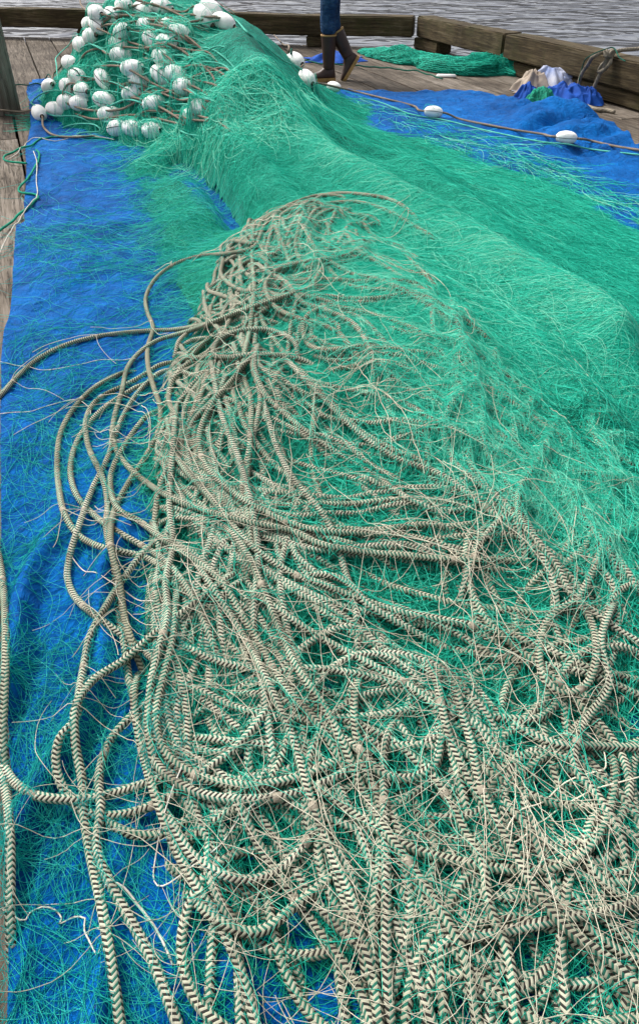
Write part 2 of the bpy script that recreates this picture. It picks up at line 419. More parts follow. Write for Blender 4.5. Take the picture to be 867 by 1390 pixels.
# dock pile at the left
def pile():
    c = up(1, 152); bm = bmesh.new(); R = .165; nz = 26; ns = 40; rings = []
    lay = bm.verts.layers.float.new('tint')
    for i in range(nz):
        z = -1.6+i*(3.0/(nz-1)); ring = []
        for j in range(ns):
            a = 2*math.pi*j/ns
            r = R*(1+.02*math.sin(3*a+z)+.018*math.sin(11*a)+.012*math.sin(23*a+2*z))-(.02 if i == nz-1 else 0)
            v_ = bm.verts.new((r*math.cos(a), r*math.sin(a), z)); v_[lay] = .5; ring.append(v_)
        rings.append(ring)
    for i in range(nz-1):
        for j in range(ns): bm.faces.new((rings[i][j], rings[i][(j+1) % ns], rings[i+1][(j+1) % ns], rings[i+1][j]))
    bm.faces.new(rings[-1]); bm.faces.new(rings[0][::-1])
    # grain is along local y in the wood material, so lie the mesh along y and stand it up
    bmesh.ops.rotate(bm, matrix=Matrix.Rotation(rad(-90), 3, 'X'), verts=bm.verts)
    o = from_bm('dock_pile', bm, m_pile, smooth=True); o.location = (c[0], c[1], 0); o.rotation_euler = (rad(90), 0, 0)
    tag(o, 'round weathered grey wooden pile standing at the left edge of the dock', 'pile')
pile()

# ------------------------------------------------------------------ height field of the heap
GX0, GX1, GY0, GY1, GS = -4.2, 5.0, -.2, 9.4, .008
NX = int((GX1-GX0)/GS)+1; NY = int((GY1-GY0)/GS)+1
gx = GX0+np.arange(NX)*GS; gy = GY0+np.arange(NY)*GS
ctrl = [(150,188,0),(150,172,.07),(150,150,.17),(150,110,.34),(150,80,.46),(150,50,.59),(150,20,.72),(150,0,.79),
 (50,160,0),(60,122,.15),(80,160,.05),(110,168,.05),(110,140,.17),(95,87,.33),(110,60,.46),(125,32,.60),(130,12,.69),(80,110,.24),
 (200,200,.03),(200,175,.12),(200,150,.22),(200,110,.38),(200,60,.58),(200,10,.77),(200,-30,.93),
 (260,230,.05),(260,190,.16),(260,160,.25),(260,100,.47),(260,50,.65),(260,0,.81),(260,-30,.92),
 (300,320,.05),(300,260,.12),(300,200,.25),(300,120,.47),(300,60,.64),(300,8,.76),
 (350,260,.2),(350,200,.32),(350,130,.46),(350,80,.55),(340,28,.68),(365,47,.56),(400,82,.39),(425,107,.22),(445,121,.08),(462,130,0),
 (400,220,.29),(400,150,.37),(400,115,.37),(450,260,.29),(450,200,.25),(450,150,.12),
 (520,152,0),(600,182,0),(700,222,0),(780,254,0),(867,296,0),(940,330,0),
 (500,260,.28),(520,200,.12),(600,230,.12),(600,300,.25),(700,280,.11),(700,400,.22),(780,330,.1),(800,450,.18),(867,400,.12),(867,550,.15),(940,500,.1),
 (600,420,.27),(520,350,.29),(650,520,.23),(750,560,.18),(420,290,.27),(450,350,.27),(350,320,.17),(330,400,.14),(420,450,.22),
 (220,420,.02),(212,340,.01),(205,215,.07),(225,250,.08),(245,300,.09),(262,350,.09),(185,250,.01),(200,300,.01),(250,520,.06),(350,550,.13),(450,600,.12),(550,650,.11),(650,700,.10),(780,700,.10),(867,750,.08),
 (300,700,.04),(400,800,.045),(550,850,.045),(700,880,.045),(850,900,.04),(250,850,.01),(180,700,0),(150,900,0),(300,1000,.01),(450,1000,.015),
 (600,1000,.02),(750,1050,.01),(850,1050,.01),(300,1200,0),(500,1200,.01),(700,1200,.01),(850,1250,0),(150,1200,0),(80,600,0),(40,400,0),
 (100,300,0),(50,900,0),(150,500,0),(100,1350,0),(500,1380,0),(850,1390,0),(940,1200,0),(1000,800,.02),(1000,600,.05),(150,240,0),(60,220,0)]
CW = [up(a, b, c) for a, b, c in ctrl]
for a, b, c, dy in ((150,0,.79,1.1),(200,10,.77,1.2),(260,0,.81,1.2),(300,8,.76,1.1),(340,28,.68,.9),(365,47,.56,.9),(400,82,.39,.7),(425,107,.22,.5),(130,12,.69,.9),(110,60,.46,.8)):
    p = up(a, b, c)+np.array([0, dy, 0]); p[2] = 0; CW.append(p)
for x in np.arange(-4, 5.1, 1): CW.append(np.array([x, 9.3, 0])); CW.append(np.array([x, -.4, 0]))
for y in np.arange(0, 9, 1): CW.append(np.array([-4.2, y, 0])); CW.append(np.array([5., y, 0]))
CW = np.array(CW)
def tps_fit(P, z, lam):
    d = np.linalg.norm(P[:, None]-P[None], axis=2); K = d**2*np.log(d+1e-9); n = len(P)
    K += lam*np.eye(n); A = np.zeros((n+3, n+3)); A[:n, :n] = K; A[:n, n] = 1; A[:n, n+1:] = P; A[n, :n] = 1; A[n+1:, :n] = P.T
    return np.linalg.solve(A, np.r_[z, 0, 0, 0])
W_ = tps_fit(CW[:, :2], CW[:, 2], .004)
cgx = np.arange(GX0, GX1+.05, .05); cgy = np.arange(GY0, GY1+.05, .05); XX, YY = np.meshgrid(cgx, cgy)
PP = np.stack([XX.ravel(), YY.ravel()], 1); dd = np.linalg.norm(PP[:, None]-CW[None, :, :2], axis=2)
Mc = (dd**2*np.log(dd+1e-9))@W_[:-3]+W_[-3]+PP@W_[-2:]; Mc = np.maximum(Mc.reshape(XX.shape), 0)
def bil(G, x, y, x0, y0, s_):
    fx = np.clip((x-x0)/s_, 0, G.shape[1]-1.001); fy = np.clip((y-y0)/s_, 0, G.shape[0]-1.001); i = fx.astype(int); j = fy.astype(int)
    fx = fx-i; fy = fy-j
    return (G[j, i]*(1-fx)+G[j, i+1]*fx)*(1-fy)+(G[j+1, i]*(1-fx)+G[j+1, i+1]*fx)*fy
FX, FY = np.meshgrid(gx, gy)
Mf = bil(Mc, FX, FY, GX0, GY0, .05)
# folds in the heaped net
amp = np.clip(Mf/.15, 0, 1)
fold = (fbm(FX*1.6+FY*1.2, FY*.7-FX*.4, 11, 3)-.45)*.16 + (np.abs(fbm(FX*3.4+FY*2.6, FY*1.4-FX*.9, 21, 3)-.45))*-.10
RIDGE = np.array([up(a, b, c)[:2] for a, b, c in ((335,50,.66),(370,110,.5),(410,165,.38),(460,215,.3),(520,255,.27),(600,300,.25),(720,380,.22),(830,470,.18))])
VALL = np.array([up(a, b, c)[:2] for a, b, c in ((244,205,.12),(268,228,.11),(300,262,.10),(322,296,.10))])
def dist_poly(X, Y, P_):
    best = np.full(X.shape, 9.)
    for a, b in zip(P_[:-1], P_[1:]):
        d_ = b-a; t_ = np.clip(((X-a[0])*d_[0]+(Y-a[1])*d_[1])/(d_@d_), 0, 1); best = np.minimum(best, np.hypot(X-a[0]-t_*d_[0], Y-a[1]-t_*d_[1]))
    return best
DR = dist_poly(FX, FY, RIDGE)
RID2 = np.array([up(a, b, c)[:2] for a, b, c in ((430,165,.3),(540,215,.15),(640,270,.18),(730,345,.2),(810,440,.18),(870,560,.12))])
RID3 = np.array([up(a, b, c)[:2] for a, b, c in ((270,110,.42),(320,180,.33),(370,235,.25),(440,290,.27),(560,350,.27),(700,440,.22),(800,560,.15))])
Mf = Mf+np.clip(Mf/.1, 0, 1)*(.085*np.exp(-(DR/.12)**2)-.04*np.exp(-((DR-.33)/.15)**2)+.05*np.exp(-(dist_poly(FX, FY, RID2)/.07)**2)+.045*np.exp(-(dist_poly(FX, FY, RID3)/.07)**2))-.12*np.exp(-(dist_poly(FX, FY, VALL)/.075)**2)
Mf = np.maximum(Mf+amp*fold*.8, 0)
def tarp_h(x, y):
    px, py = proj(np.stack([x, y, np.zeros_like(x)], -1))
    cr = (fbm(x*5, y*4, 31, 4)-.3)*.03 + np.abs(fbm(x*7+y*2, y*5, 41, 3)-.45)*.06
    lw = np.clip((py-640)/150, 0, 1)*np.clip((215-px)/60, 0, 1)
    xs = x+.03*np.sin(y*5)+.02*np.sin(y*11+1)
    f = (np.maximum(0, np.sin(xs*34))**2.2)*.05*(.4+vn(x*5, y*2, 51)) + np.maximum(0, np.sin(xs*71+2))**3*.008
    rt = np.clip((px-640)/120, 0, 1)*np.clip((250-py)/70, 0, 1)
    f2 = np.abs(fbm(x*1.6-y*2.2, y*1.1+x*.9, 61, 3)-.45)*.55
    tl = np.clip((110-px)/60, 0, 1)*np.clip((200-py)/50, 0, 1)
    f3 = np.abs(fbm(x*3, y*3, 71, 3)-.35)*.28
    return .006+np.maximum(cr, 0)+lw*f+rt*f2+tl*f3
TH = tarp_h(FX, FY)
H = np.maximum(Mf, TH)
def sampH(x, y, G=None): return bil(H if G is None else G, np.asarray(x, float), np.asarray(y, float), GX0, GY0, GS)
def boxblur(G, k):
    for ax in (0, 1):
        c = np.cumsum(np.pad(G, [(k+1, k) if a == ax else (0, 0) for a in (0, 1)], mode='edge'), axis=ax)
        G = (np.take(c, np.arange(2*k+1, c.shape[ax]), axis=ax)-np.take(c, np.arange(0, c.shape[ax]-2*k-1), axis=ax))/(2*k+1)
    return G
def maxf(G, k):
    out = G.copy()
    for ax in (0, 1):
        b = out.copy()
        for s_ in range(1, k+1): b = np.maximum(b, np.maximum(np.roll(out, s_, ax), np.roll(out, -s_, ax)))
        out = b
    return out
HB = boxblur(boxblur(H, 4), 4)
def refresh():
    global HB
    HB = boxblur(boxblur(H, 4), 4)
def hit(px, py, G=None, off=0):
    G = HB if G is None else G
    d = ray(px, py); t1 = (0-HC)/d[2]; ts = np.linspace(t1*.35 if d[2] < -.25 else .5, t1, 700)
    x = d[0]*ts; y = d[1]*ts; z = HC+d[2]*ts; g = sampH(x, y, G)+off
    i = np.argmax(z <= g) if (z <= g).any() else len(ts)-1
    return np.array([x[i], y[i], g[i]])
_disc = [(i, j) for i in range(-2, 3) for j in range(-2, 3) if i*i+j*j <= 5]
def stamp(P, r):
    kk = int(math.ceil(r/GS)); ix = np.round((P[:, 0]-GX0)/GS).astype(int); iy = np.round((P[:, 1]-GY0)/GS).astype(int)
    for i in range(-kk, kk+1):
        for j in range(-kk, kk+1):
            X = np.clip(ix+i, 0, NX-1); Y = np.clip(iy+j, 0, NY-1)
            d2_ = (gx[X]-P[:, 0])**2+(gy[Y]-P[:, 1])**2; m_ = d2_ < r*r
            if m_.any(): np.maximum.at(H, (Y[m_], X[m_]), (P[:, 2][m_]+np.sqrt(r*r-d2_[m_])))
def drape(XY, r, cap=None, sm=3.0, step=.01):
    XY = catmull(XY, step); x, y = XY[:, 0], XY[:, 1]
    z = np.max([sampH(x+i*r*.45, y+j*r*.45) for i, j in _disc if abs(i) < 2 and abs(j) < 2], axis=0)+r*.88
    if cap is not None: z = np.minimum(z, sampH(x, y, Mf)+cap)
    w3 = max(1, int(.015/step)); zz = np.pad(z, w3, mode='edge'); z = np.max([zz[k_:k_+len(z)] for k_ in range(2*w3+1)], axis=0)
    z = gsm(z, sm*.01/step) if len(z) > 4 else z
    return np.stack([x, y, z], 1)

def drape_px(pts, r, cap=.11, sm=4.5):
    c = catmull(np.array(pts, float), 3.0); px, py = c[:, 0], c[:, 1]
    b_ = (650-py)/F; dx = (px-433.5)/F; dy = CP+b_*SP; dz = -SP+b_*CP
    z = np.array([hit(a, b)[2] for a, b in c[::4]]); z = np.interp(np.arange(len(c)), np.arange(0, len(c), 4)[:len(z)], z)
    for it in range(5):
        t_ = (z-HC)/dz; x = dx*t_; y = dy*t_
        zn = np.max([sampH(x+i*r*.45, y+j*r*.45) for i, j in _disc if abs(i) < 2 and abs(j) < 2], axis=0)+r*.85
        zn = np.minimum(zn, sampH(x, y, Mf)+cap)
        P = np.stack([x, y, z], 1); s_ = np.r_[0, np.cumsum(np.linalg.norm(np.diff(P, axis=0), axis=1))]
        q = np.arange(0, s_[-1], .01); zq = np.interp(q, s_, zn)
        zz = np.pad(zq, 1, mode='edge'); zq = np.max([zz[:-2], zz[1:-1], zz[2:]], axis=0); zq = gsm(zq, sm) if len(zq) > 4 else zq
        z = z*.35+.65*np.interp(s_, q, zq)
    t_ = (z-HC)/dz; P = np.stack([dx*t_, dy*t_, z], 1); s_ = np.r_[0, np.cumsum(np.linalg.norm(np.diff(P, axis=0), axis=1))]
    q = np.linspace(0, s_[-1], max(4, int(s_[-1]/.01))); return np.stack([np.interp(q, s_, P[:, i]) for i in range(3)], 1)
# ------------------------------------------------------------------ tarp
def tarp():
    L = [(46,117),(37,128),(44,150),(43,176),(36,202),(37,240),(34,282),(35,304),(24,308),(19,365),(17,415),(8,455),(4,500),(3,600),(5,700),(0,775),(8,815),(14,870),(17,960),(19,1100),(18,1300),(16,1500)]
    Rr = [(856,206),(880,222),(920,250),(980,300),(1040,400),(1060,600),(1060,900),(1060,1500)]
    Tt = [(46,117),(150,119),(300,121),(459,123),(520,126),(556,127),(600,125),(637,125),(669,132),(702,148),(750,159),(790,169),(825,176),(846,192),(856,206)]
    Lw = np.array([up(*p)[:2] for p in L]); Rw = np.array([up(*p)[:2] for p in Rr]); Tw = np.array([up(*p)[:2] for p in Tt])
    def res(P, n, ease=False):
        s_ = np.r_[0, np.cumsum(np.linalg.norm(np.diff(P, axis=0), axis=1))]; q = np.linspace(0, s_[-1], n)
        return np.stack([np.interp(q, s_, P[:, i]) for i in (0, 1)], 1)
    nu, nv = 360, 520
    Lr, Rr_, Tr = res(Lw, nv), res(Rw, nv), res(Tw, nu); Br = res(np.array([Lw[-1], Rw[-1]]), nu)
    u = np.linspace(0, 1, nu)[None, :, None]; v = np.linspace(0, 1, nv)[:, None, None]
    P = (1-u)*Lr[:, None]+u*Rr_[:, None]+(1-v)*Tr[None]+v*Br[None]-((1-u)*(1-v)*Tr[0]+u*(1-v)*Tr[-1]+(1-u)*v*Br[0]+u*v*Br[-1])
    x, y = P[..., 0], P[..., 1]
    # ragged, slightly wavy hem
    z = tarp_h(x, y); V = np.stack([x, y, z], -1).reshape(-1, 3)
    i, j = np.meshgrid(np.arange(nv-1), np.arange(nu-1), indexing='ij'); i = i.ravel(); j = j.ravel()
    Q = np.stack([i*nu+j, (i+1)*nu+j, (i+1)*nu+j+1, i*nu+j+1], 1)
    me = mesh_np('tarp', V, Q); o = link('tarp', me, m_tarp)
    so = o.modifiers.new('s', 'SOLIDIFY'); so.thickness = .0015
    tag(o, 'large wrinkled blue tarpaulin spread over the dock boards under the net and ropes', 'tarp')
tarp()

# ------------------------------------------------------------------ floats
BL, BR = .185, .114
def float_mesh(seed):
    bm = bmesh.new(); ns = 28; prof = []
    for k_ in range(15):
        a = -math.pi/2*.86+math.pi*.86*k_/14; prof.append((BL/2*math.sin(a)/math.sin(math.pi/2*.86), BR/2*math.cos(a)**.82))
    e = BL/2
    prof = [(-e+.02, .011), (-e+.002, .0125), (-e-.001, .017)]+prof+[(e+.001, .017), (e-.002, .0125), (e-.02, .011)]
    rings = []; rr = random.Random(seed)
    for x, r in prof:
        rings.append([bm.verts.new((x, (r+(.0012*rr.uniform(-1, 1) if r > .03 else 0))*math.cos(2*math.pi*j/ns), r*math.sin(2*math.pi*j/ns))) for j in range(ns)])
    for i in range(len(prof)-1):
        for j in range(ns):
            f = bm.faces.new((rings[i][j], rings[i][(j+1) % ns], rings[i+1][(j+1) % ns], rings[i+1][j])); f.smooth = True
            f.material_index = 1 if i in (0, 1, len(prof)-2, len(prof)-3) else 0
    for rg in (rings[0], rings[-1]):
        f = bm.faces.new(rg); f.material_index = 1
    bmesh.ops.recalc_face_normals(bm, faces=bm.faces)
    me = bpy.data.meshes.new('float'); bm.to_mesh(me); bm.free(); me.materials.append(m_float); me.materials.append(m_hole); return me
FM = [float_mesh(i) for i in range(3)]
a_ = np.linspace(-.92*math.pi/2, .92*math.pi/2, 24)
LASH = tube('lashing', np.stack([BL/2*1.01*np.sin(a_), BR/2*1.02*np.cos(a_)**.82, 0*a_+.002], 1), .0022, 6); LASH.materials.append(m_black)
FR = np.array([1., 0, 0]); FU = np.array([0, SP, CP]); FF = np.array([0, CP, -SP])
floats = {}
def add_float(k, px, py, ang, fore, label, lash=False, off=.028, group='white floats of the net', sc_f=1):
    p = hit(px, py, None, off)
    if p[2] < BR/2+.01: p = up(px, py, BR/2+.006)
    a = rad(ang); vd = (p-np.array([0, 0, HC])); vd /= np.linalg.norm(vd)
    ax = fore*(math.cos(a)*FR+math.sin(a)*FU)+math.sqrt(max(0, 1-fore*fore))*(-vd); ax /= np.linalg.norm(ax)
    me = FM[k % 3]; o = bpy.data.objects.new('net_float', me); COL.objects.link(o)
    q = Vector(ax).to_track_quat('X', 'Z'); roll = random.uniform(0, 6.28)
    if lash: # turn the cord to the camera
        roll = 0
    M_ = q.to_matrix()
    if lash:
        loc = M_.transposed()@Vector(-vd); roll = math.atan2(loc.z, loc.y)+random.uniform(-.5, .5)
    M_ = M_@Matrix.Rotation(roll, 3, 'X'); o.matrix_world = Matrix.Translation(Vector(p))@M_.to_4x4()
    o.scale = (sc_f,)*3
    tag(o, label, 'float', group)
    if lash:
        l = bpy.data.objects.new('lashing', LASH); COL.objects.link(l); l.parent = o
    # rest on the heap
    t_ = np.linspace(-BL/2*.7, BL/2*.7, 7)[:, None]; stamp(p+ax*t_*sc_f, BR/2*.93*sc_f)
    floats[k] = (p, ax)
W = 'white float '
FL = [
(1,169,10,-8,.55,W+'topmost of the heap with its dark hole facing right',0),(2,131,18,-12,.5,'small white float at the upper left top of the heap against the dark kerb',0),
(3,194,15,-25,.8,'black-banded white float right of the topmost float',1),(4,153,24,-25,.6,'white float with a dark cord tucked below the topmost float',1),
(5,134,36,-30,.75,'white float with a cord just below the kerb end of the heap',1),(6,122,33,0,.5,W+'half hidden behind another at the heap left shoulder',0),
(7,220,10,-15,.95,'netting-veiled white float beside the black-banded one at the top',0),(8,124,51,15,.45,'white float whose hole faces right with the long tan line leaving it',0),
(9,166,44,35,.5,'rounded white float under the arching tan line',1),(10,110,61,-20,.5,W+'at the left flank of the heap seen against the dock boards',0),
(11,163,60,0,.8,'half buried white float directly above the longest white one',0),(12,209,57,-28,.95,'large white float crossed by a bold black cord',1),
(13,166,76,-6,.99,'long clean white float lying level in the middle of the heap',0),(14,222,80,-25,.9,'green-stained white float under the one with the bold black cord',0),
(15,95,86,-20,.55,'white float at far left with two tan lines entering its end',0),(16,180,93,0,.9,'white float almost buried in green mesh below the level one',0),
(17,220,105,-38,.98,'tilted white float with a black cord along it in mid heap',1),(18,141,109,-50,.95,'white float wrapped in a V of dark cord at the heap centre',1),
(19,189,110,-25,.9,'narrow sliver of a white float peeking between teal lines',0),(20,67,118,40,.35,'small white float lying lowest at far left with tan line curving up from it',0),
(21,92,117,-10,.5,'round white float beside the looping tan line at left',0),(22,112,123,-15,.5,'small end-on white float with its hole facing right beside the loop',1),
(23,142,136,-15,.96,'big white float above the stretched tan lines near the heap foot',1),(24,182,129,0,.95,'white float flattened under teal lines right of centre',0),
(26,90,139,0,.6,'white float hidden behind the big left one at the heap foot',0),(25,77,149,-8,.92,'big smooth white float at the left foot of the heap',0),
(27,109,142,0,.8,W+'under crossing lines between the two big ones at the foot',0),(28,53.6,153.5,-50,.45,'last white float at the tarp corner with its hole facing down',0),
(29,210,141,5,.9,'bright white float by itself at the end of the curved tan line',0),(32,149,157,0,.95,'white float mostly covered by stretched tan lines',0),
(30,159.5,174,10,.75,'left one of the two white floats touching on the blue tarp',1),(31,180,175,-10,.75,'right one of the two white floats touching on the blue tarp',0),
(33,233,38,-15,.95,'netted white float right of the bold black cord one',0),(34,207,178,0,.7,'small white float glimpsed through the net beside the touching pair',0),
(35,277,23,-48,.99,'long white float sloping down at the crest of the net',0),(36,304,31,-25,.95,'white float at the right end of the crest row',0),
(37,287,13,-28,.98,'slim white float behind the crest row touching the water view',0),(38,363,37.5,-48,.85,'lone white float high on the right slope of the net against the kerb',0),
(39,401,82,-30,.75,'white float with a hole on the right slope level with the boots',0),(40,416.5,107,-42,.75,'lowest white float on the right slope beside the front boot',0),
(41,264,155,20,.7,'round white float speckled green just where the net begins',0),(42,277,148,-15,.95,'white float leaning behind the green-speckled one',0),
(43,243,45,-10,.9,'white float dimmed by mesh under the crest lines',0),(44,240,102,-20,.9,'white float veiled by green mesh right of the tilted one',0),
(45,252,119,0,.85,'rounded white float with tan line behind the mesh',0),(46,228,60,-20,.9,'pale float under thick mesh below the crest',0),
(47,200,36,-10,.8,'white float wedged under the upper tan lines',0),(48,105,104,-10,.6,'shaded white float behind the left tan lines',0),
(51,453,118,-12,.85,'white float on the blue tarp directly under the lifted boot',0),(52,588,152,-6,.97,'white float in the middle of the line across the right tarp',1),
(53,768,187,-5,.98,'white float furthest right on the line near the tarp corner',1)]
for f in sorted(FL, key=lambda f: -f[2]):
    k, px, py, an, fo, lab, la = f; add_float(k, px, py, an, fo, lab, bool(la), sc_f={51: .72, 52: .80, 53: .76}.get(k, 1))
    if k % 4 == 0: refresh()
refresh()

# ------------------------------------------------------------------ net mass + strands
COVER = [(48,150),(60,118),(92,75),(120,30),(120,-60),(300,-60),(345,10),(365,36),(430,112),(462,127),(600,180),(700,220),(867,294),(960,340),(1000,700),(1000,880),(820,940),(620,940),(470,900),(340,860),(280,780),(245,700),(230,610),(262,500),(285,420),(248,392),(234,345),(220,300),(196,250),(166,205),(120,184),(70,166)]
HOLE = [(232,198),(274,204),(304,244),(336,300),(314,312),(280,274),(250,246),(228,222)]
flow = [(200,100,1,.25),(250,60,1,.3),(250,150,.9,.5),(200,220,.8,.9),(240,300,.55,1),(300,100,.6,1),(300,220,.6,1),(350,100,.8,1),(350,220,.9,.9),(400,130,.9,1),(420,220,1,.8),(480,180,1,.7),(500,280,1,.35),
 (560,200,1,.5),(600,260,1,.5),(700,260,1,.5),(700,350,1,.45),(600,380,1,.3),(800,400,1,.5),(850,500,.9,.7),(760,500,1,.5),(650,480,1,.6),(480,380,1,.2),(420,480,1,-.2),(350,450,1,-.5),(300,600,.4,1),(450,650,1,.5),(600,650,1,.5),(750,700,.9,1),(850,700,.8,1),
 (450,850,1,.4),(650,850,1,.4),(850,900,.6,1),(300,800,.4,1),(400,1000,.5,1),(600,1050,.4,1),(750,1150,.4,1),(150,260,1,.5),(100,330,1,-.6),(120,450,1,-.6),(80,600,.3,1),(50,800,.2,1),(50,1000,.2,1),(150,1200,.1,1),(60,1200,.15,1)]
fl_p = []; fl_a = []
for a, b, dx, dy in flow:
    z = float(sampH(*up(a, b, .1)[:2])) if False else .1
    p = up(a, b, z); q = up(a+dx*6, b+dy*6, z); fl_p.append(p[:2]); e = (q-p)[:2]; e = e/np.linalg.norm(e); fl_a.append(e)
fl_p = np.array(fl_p); fl_a = np.array(fl_a); sc_ = .08+.12*np.linalg.norm(fl_p, axis=1)
def flow_at(x, y):
    d = ((x[:, None]-fl_p[:, 0])**2+(y[:, None]-fl_p[:, 1])**2)/(sc_**2); w__ = 1/(d+.15)**2; v = w__@fl_a
    return np.arctan2(v[:, 1], v[:, 0])
def in_cover(x, y, z, jit=0):
    px, py = proj(np.stack([x, y, z], -1)); 
    if jit: px = px+rng.normal(0, jit, px.shape); py = py+rng.normal(0, jit, py.shape)
    return inpoly(px, py, COVER) & ~inpoly(px, py, HOLE)
net = empty('fishing_net', (0.6, 3.5, 0)); tag(net, 'huge heaped green monofilament fishing net sprawling across the blue tarp', 'fishing net')
def netmass():
    st = 3; X = FX[::st, ::st]; Y = FY[::st, ::st]; Z = Mf[::st, ::st]; Z0 = Z+ (fbm(X*22, Y*22, 81, 3)-.45)*.02
    px, py = proj(np.stack([X, Y, Z], -1)); px = px+(fbm(X*9, Y*9, 91, 3)-.45)*60*np.clip(1.5/Y.clip(.3), .3, 2); py = py+(fbm(X*9, Y*9, 95, 3)-.45)*40
    ok = inpoly(px, py, COVER) & ~inpoly(px, py, HOLE)
    fade = boxblur(ok.astype(float), 2); Z1 = np.where(fade > .5, Z0, Z0)-(1-np.clip(fade*1.6-.6, 0, 1))*.05 - .004
    ok2 = fade > .12; ok2 &= (Z > .012)
    n1_, n2_ = X.shape; q = ok2[:-1, :-1] & ok2[1:, :-1] & ok2[:-1, 1:] & ok2[1:, 1:]; i, j = np.nonzero(q)
    Q = np.stack([i*n2_+j, i*n2_+j+1, (i+1)*n2_+j+1, (i+1)*n2_+j], 1); used = np.unique(Q); mp = np.zeros(n1_*n2_, int); mp[used] = np.arange(len(used))
    V = np.stack([X, Y, Z1], -1).reshape(-1, 3)[used]
    me = mesh_np('net_bulk', V, mp[Q]); o = link('net_bulk', me, m_under); o.parent = net; o.matrix_parent_inverse = Matrix.Translation(-net.location)
    return o
netmass()
def adopt(o, par):
    o.parent = par; o.matrix_parent_inverse = Matrix.Translation(-par.location); return o
def walkers(n, poly_fn, seg, steps, spread, curl, gH, lift=(0, .012), bounds=None, rpx=None, angfn=None, arch=.01):
    """rejection sample starts in picture-visible area, walk along the flow"""
    xs, ys = [], []
    got = 0
    while got < n:
        m_ = n*4
        # denser near the camera in world terms: sample in log distance
        px = rng.uniform(-20, 890, m_); py = rng.uniform(-30, 1400, m_)
        zg = rng.uniform(0, .25, m_) if True else 0
        b_ = (650-py)/F; dz = -SP+b_*CP; dy = CP+b_*SP; t_ = (zg-HC)/dz; x = (px-433.5)/F*t_; y = dy*t_
        # project to the surface by three fixed-point steps
        for _ in range(6):
            z = sampH(x, y, gH); t_ = (z-HC)/dz; x = (px-433.5)/F*t_*.5+x*.5; y = dy*t_*.5+y*.5
        z = sampH(x, y, gH); ok = poly_fn(px, py, x, y, z); x = x[ok]; y = y[ok]; xs.append(x); ys.append(y); got += len(x)
    x = np.concatenate(xs)[:n]; y = np.concatenate(ys)[:n]
    dist = np.sqrt(x*x+y*y+HC*HC)
    L = seg*(dist**.5)[:]*rng.uniform(.5, 1.4, n)
    a = flow_at(x, y) if angfn is None else angfn(x, y); a = a+rng.normal(0, spread, n); k_ = rng.normal(0, curl, n); k2 = rng.normal(0, curl, n)
    a0 = a.copy(); P = np.zeros((n, steps, 3)); lf = rng.uniform(*lift, n); ph = rng.uniform(0, 6.28, n)
    for s_ in range(steps):
        u = s_/(steps-1); P[:, s_, 0] = x; P[:, s_, 1] = y
        P[:, s_, 2] = sampH(x, y, gH)+lf+arch*np.sin(math.pi*u)*(.5+.5*np.sin(ph))*rng.uniform(.6, 1.4, n)
        k_ = k_+(k2-k_)*.25+rng.normal(0, curl*.35, n)
        a = a+k_*L/steps; x = x+np.cos(a)*L/steps; y = y+np.sin(a)*L/steps
    return P, dist
Hsm = boxblur(Mf, 2)
def upper(px, py, x, y, z): return in_cover(x, y, z, 6) & (py < 640) & (y < 8.3) & ((sampH(x, y, Mf) > .02) | (y < 5))
# layer A : the furry body of the net
P, ds = walkers(80000, upper, .15, 10, .60, 8.0, Hsm, (-.006, .007), arch=.009)
hx, hy = proj(P); inh = inpoly(hx, hy, HOLE).any(axis=1); keep = ~inh | (rng.random(len(P)) < .12); P = P[keep]; ds = ds[keep]
clump = fbm(P[:, 0, 0]*5, P[:, 0, 1]*5, 101, 3)
tint = np.clip(.16+.26*np.exp(-(sampH(P[:, 5, 0], P[:, 5, 1], DR)/.10)**2)+.66*rng.random(len(P))**1.2*(.55+clump*.7)+.9*(P[:, 5, 2]-sampH(P[:, 5, 0], P[:, 5, 1], Hsm))/.03*.25, 0, 1)  # paler near the ridge line: sheen of the fold painted into the tint
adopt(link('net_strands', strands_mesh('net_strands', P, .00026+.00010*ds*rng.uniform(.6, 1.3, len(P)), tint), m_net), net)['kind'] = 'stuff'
def lower(px, py, x, y, z): return in_cover(x, y, z, 8) & (py > 560)
P, ds = walkers(9000, lower, .16, 12, 2.4, 8.0, Hsm, (.0, .02), arch=.02)
adopt(link('tangled_strands', strands_mesh('tangled_strands', P, .0006+.00016*ds*rng.uniform(.6, 1.3, len(P)), rng.random(len(P))*.85), m_net), net)['kind'] = 'stuff'

# ------------------------------------------------------------------ chevron lead lines
RR = .0086
def bd_(*p): return list(p)
T = [] # (label, wear, points)
def R(label, wear, *p): T.append((label, wear, p))
R('chevron line sweeping in from the left edge across bare tarp to the heap',.35,(-40,580),(0,538),(30,505),(55,485),(90,468),(125,458),(165,452),(200,449),(240,447),(285,438),(330,420),(370,405),(410,395))
R('upright chevron line behind the left loops of the heap',.2,(345,300),(342,345),(345,390),(340,440),(330,505),(340,540),(340,590),(335,650),(336,690),(345,760))
R('chevron line falling straight through the middle of the heap',.1,(285,480),(300,560),(330,640),(350,740),(345,850),(360,950),(375,1060))
R('lowest outer loop of chevron line at the far left of the heap',.2,(190,495),(168,505),(130,525),(100,555),(82,590),(78,630),(80,660),(87,695),(105,725),(130,740),(160,748),(195,756),(230,775),(260,800))
R('second outer chevron loop lying just inside the first at left',.15,(210,510),(178,530),(140,555),(110,590),(98,620),(97,650),(107,677),(135,705),(165,725),(195,742),(225,762),(255,800),(280,850),(300,900))
R('chevron line dropping from the heap shoulder to the left bend at mid height',.1,(235,490),(190,530),(165,570),(145,625),(125,665),(107,715),(95,755),(92,785),(102,810),(125,832),(155,855),(185,875),(215,900),(250,930))
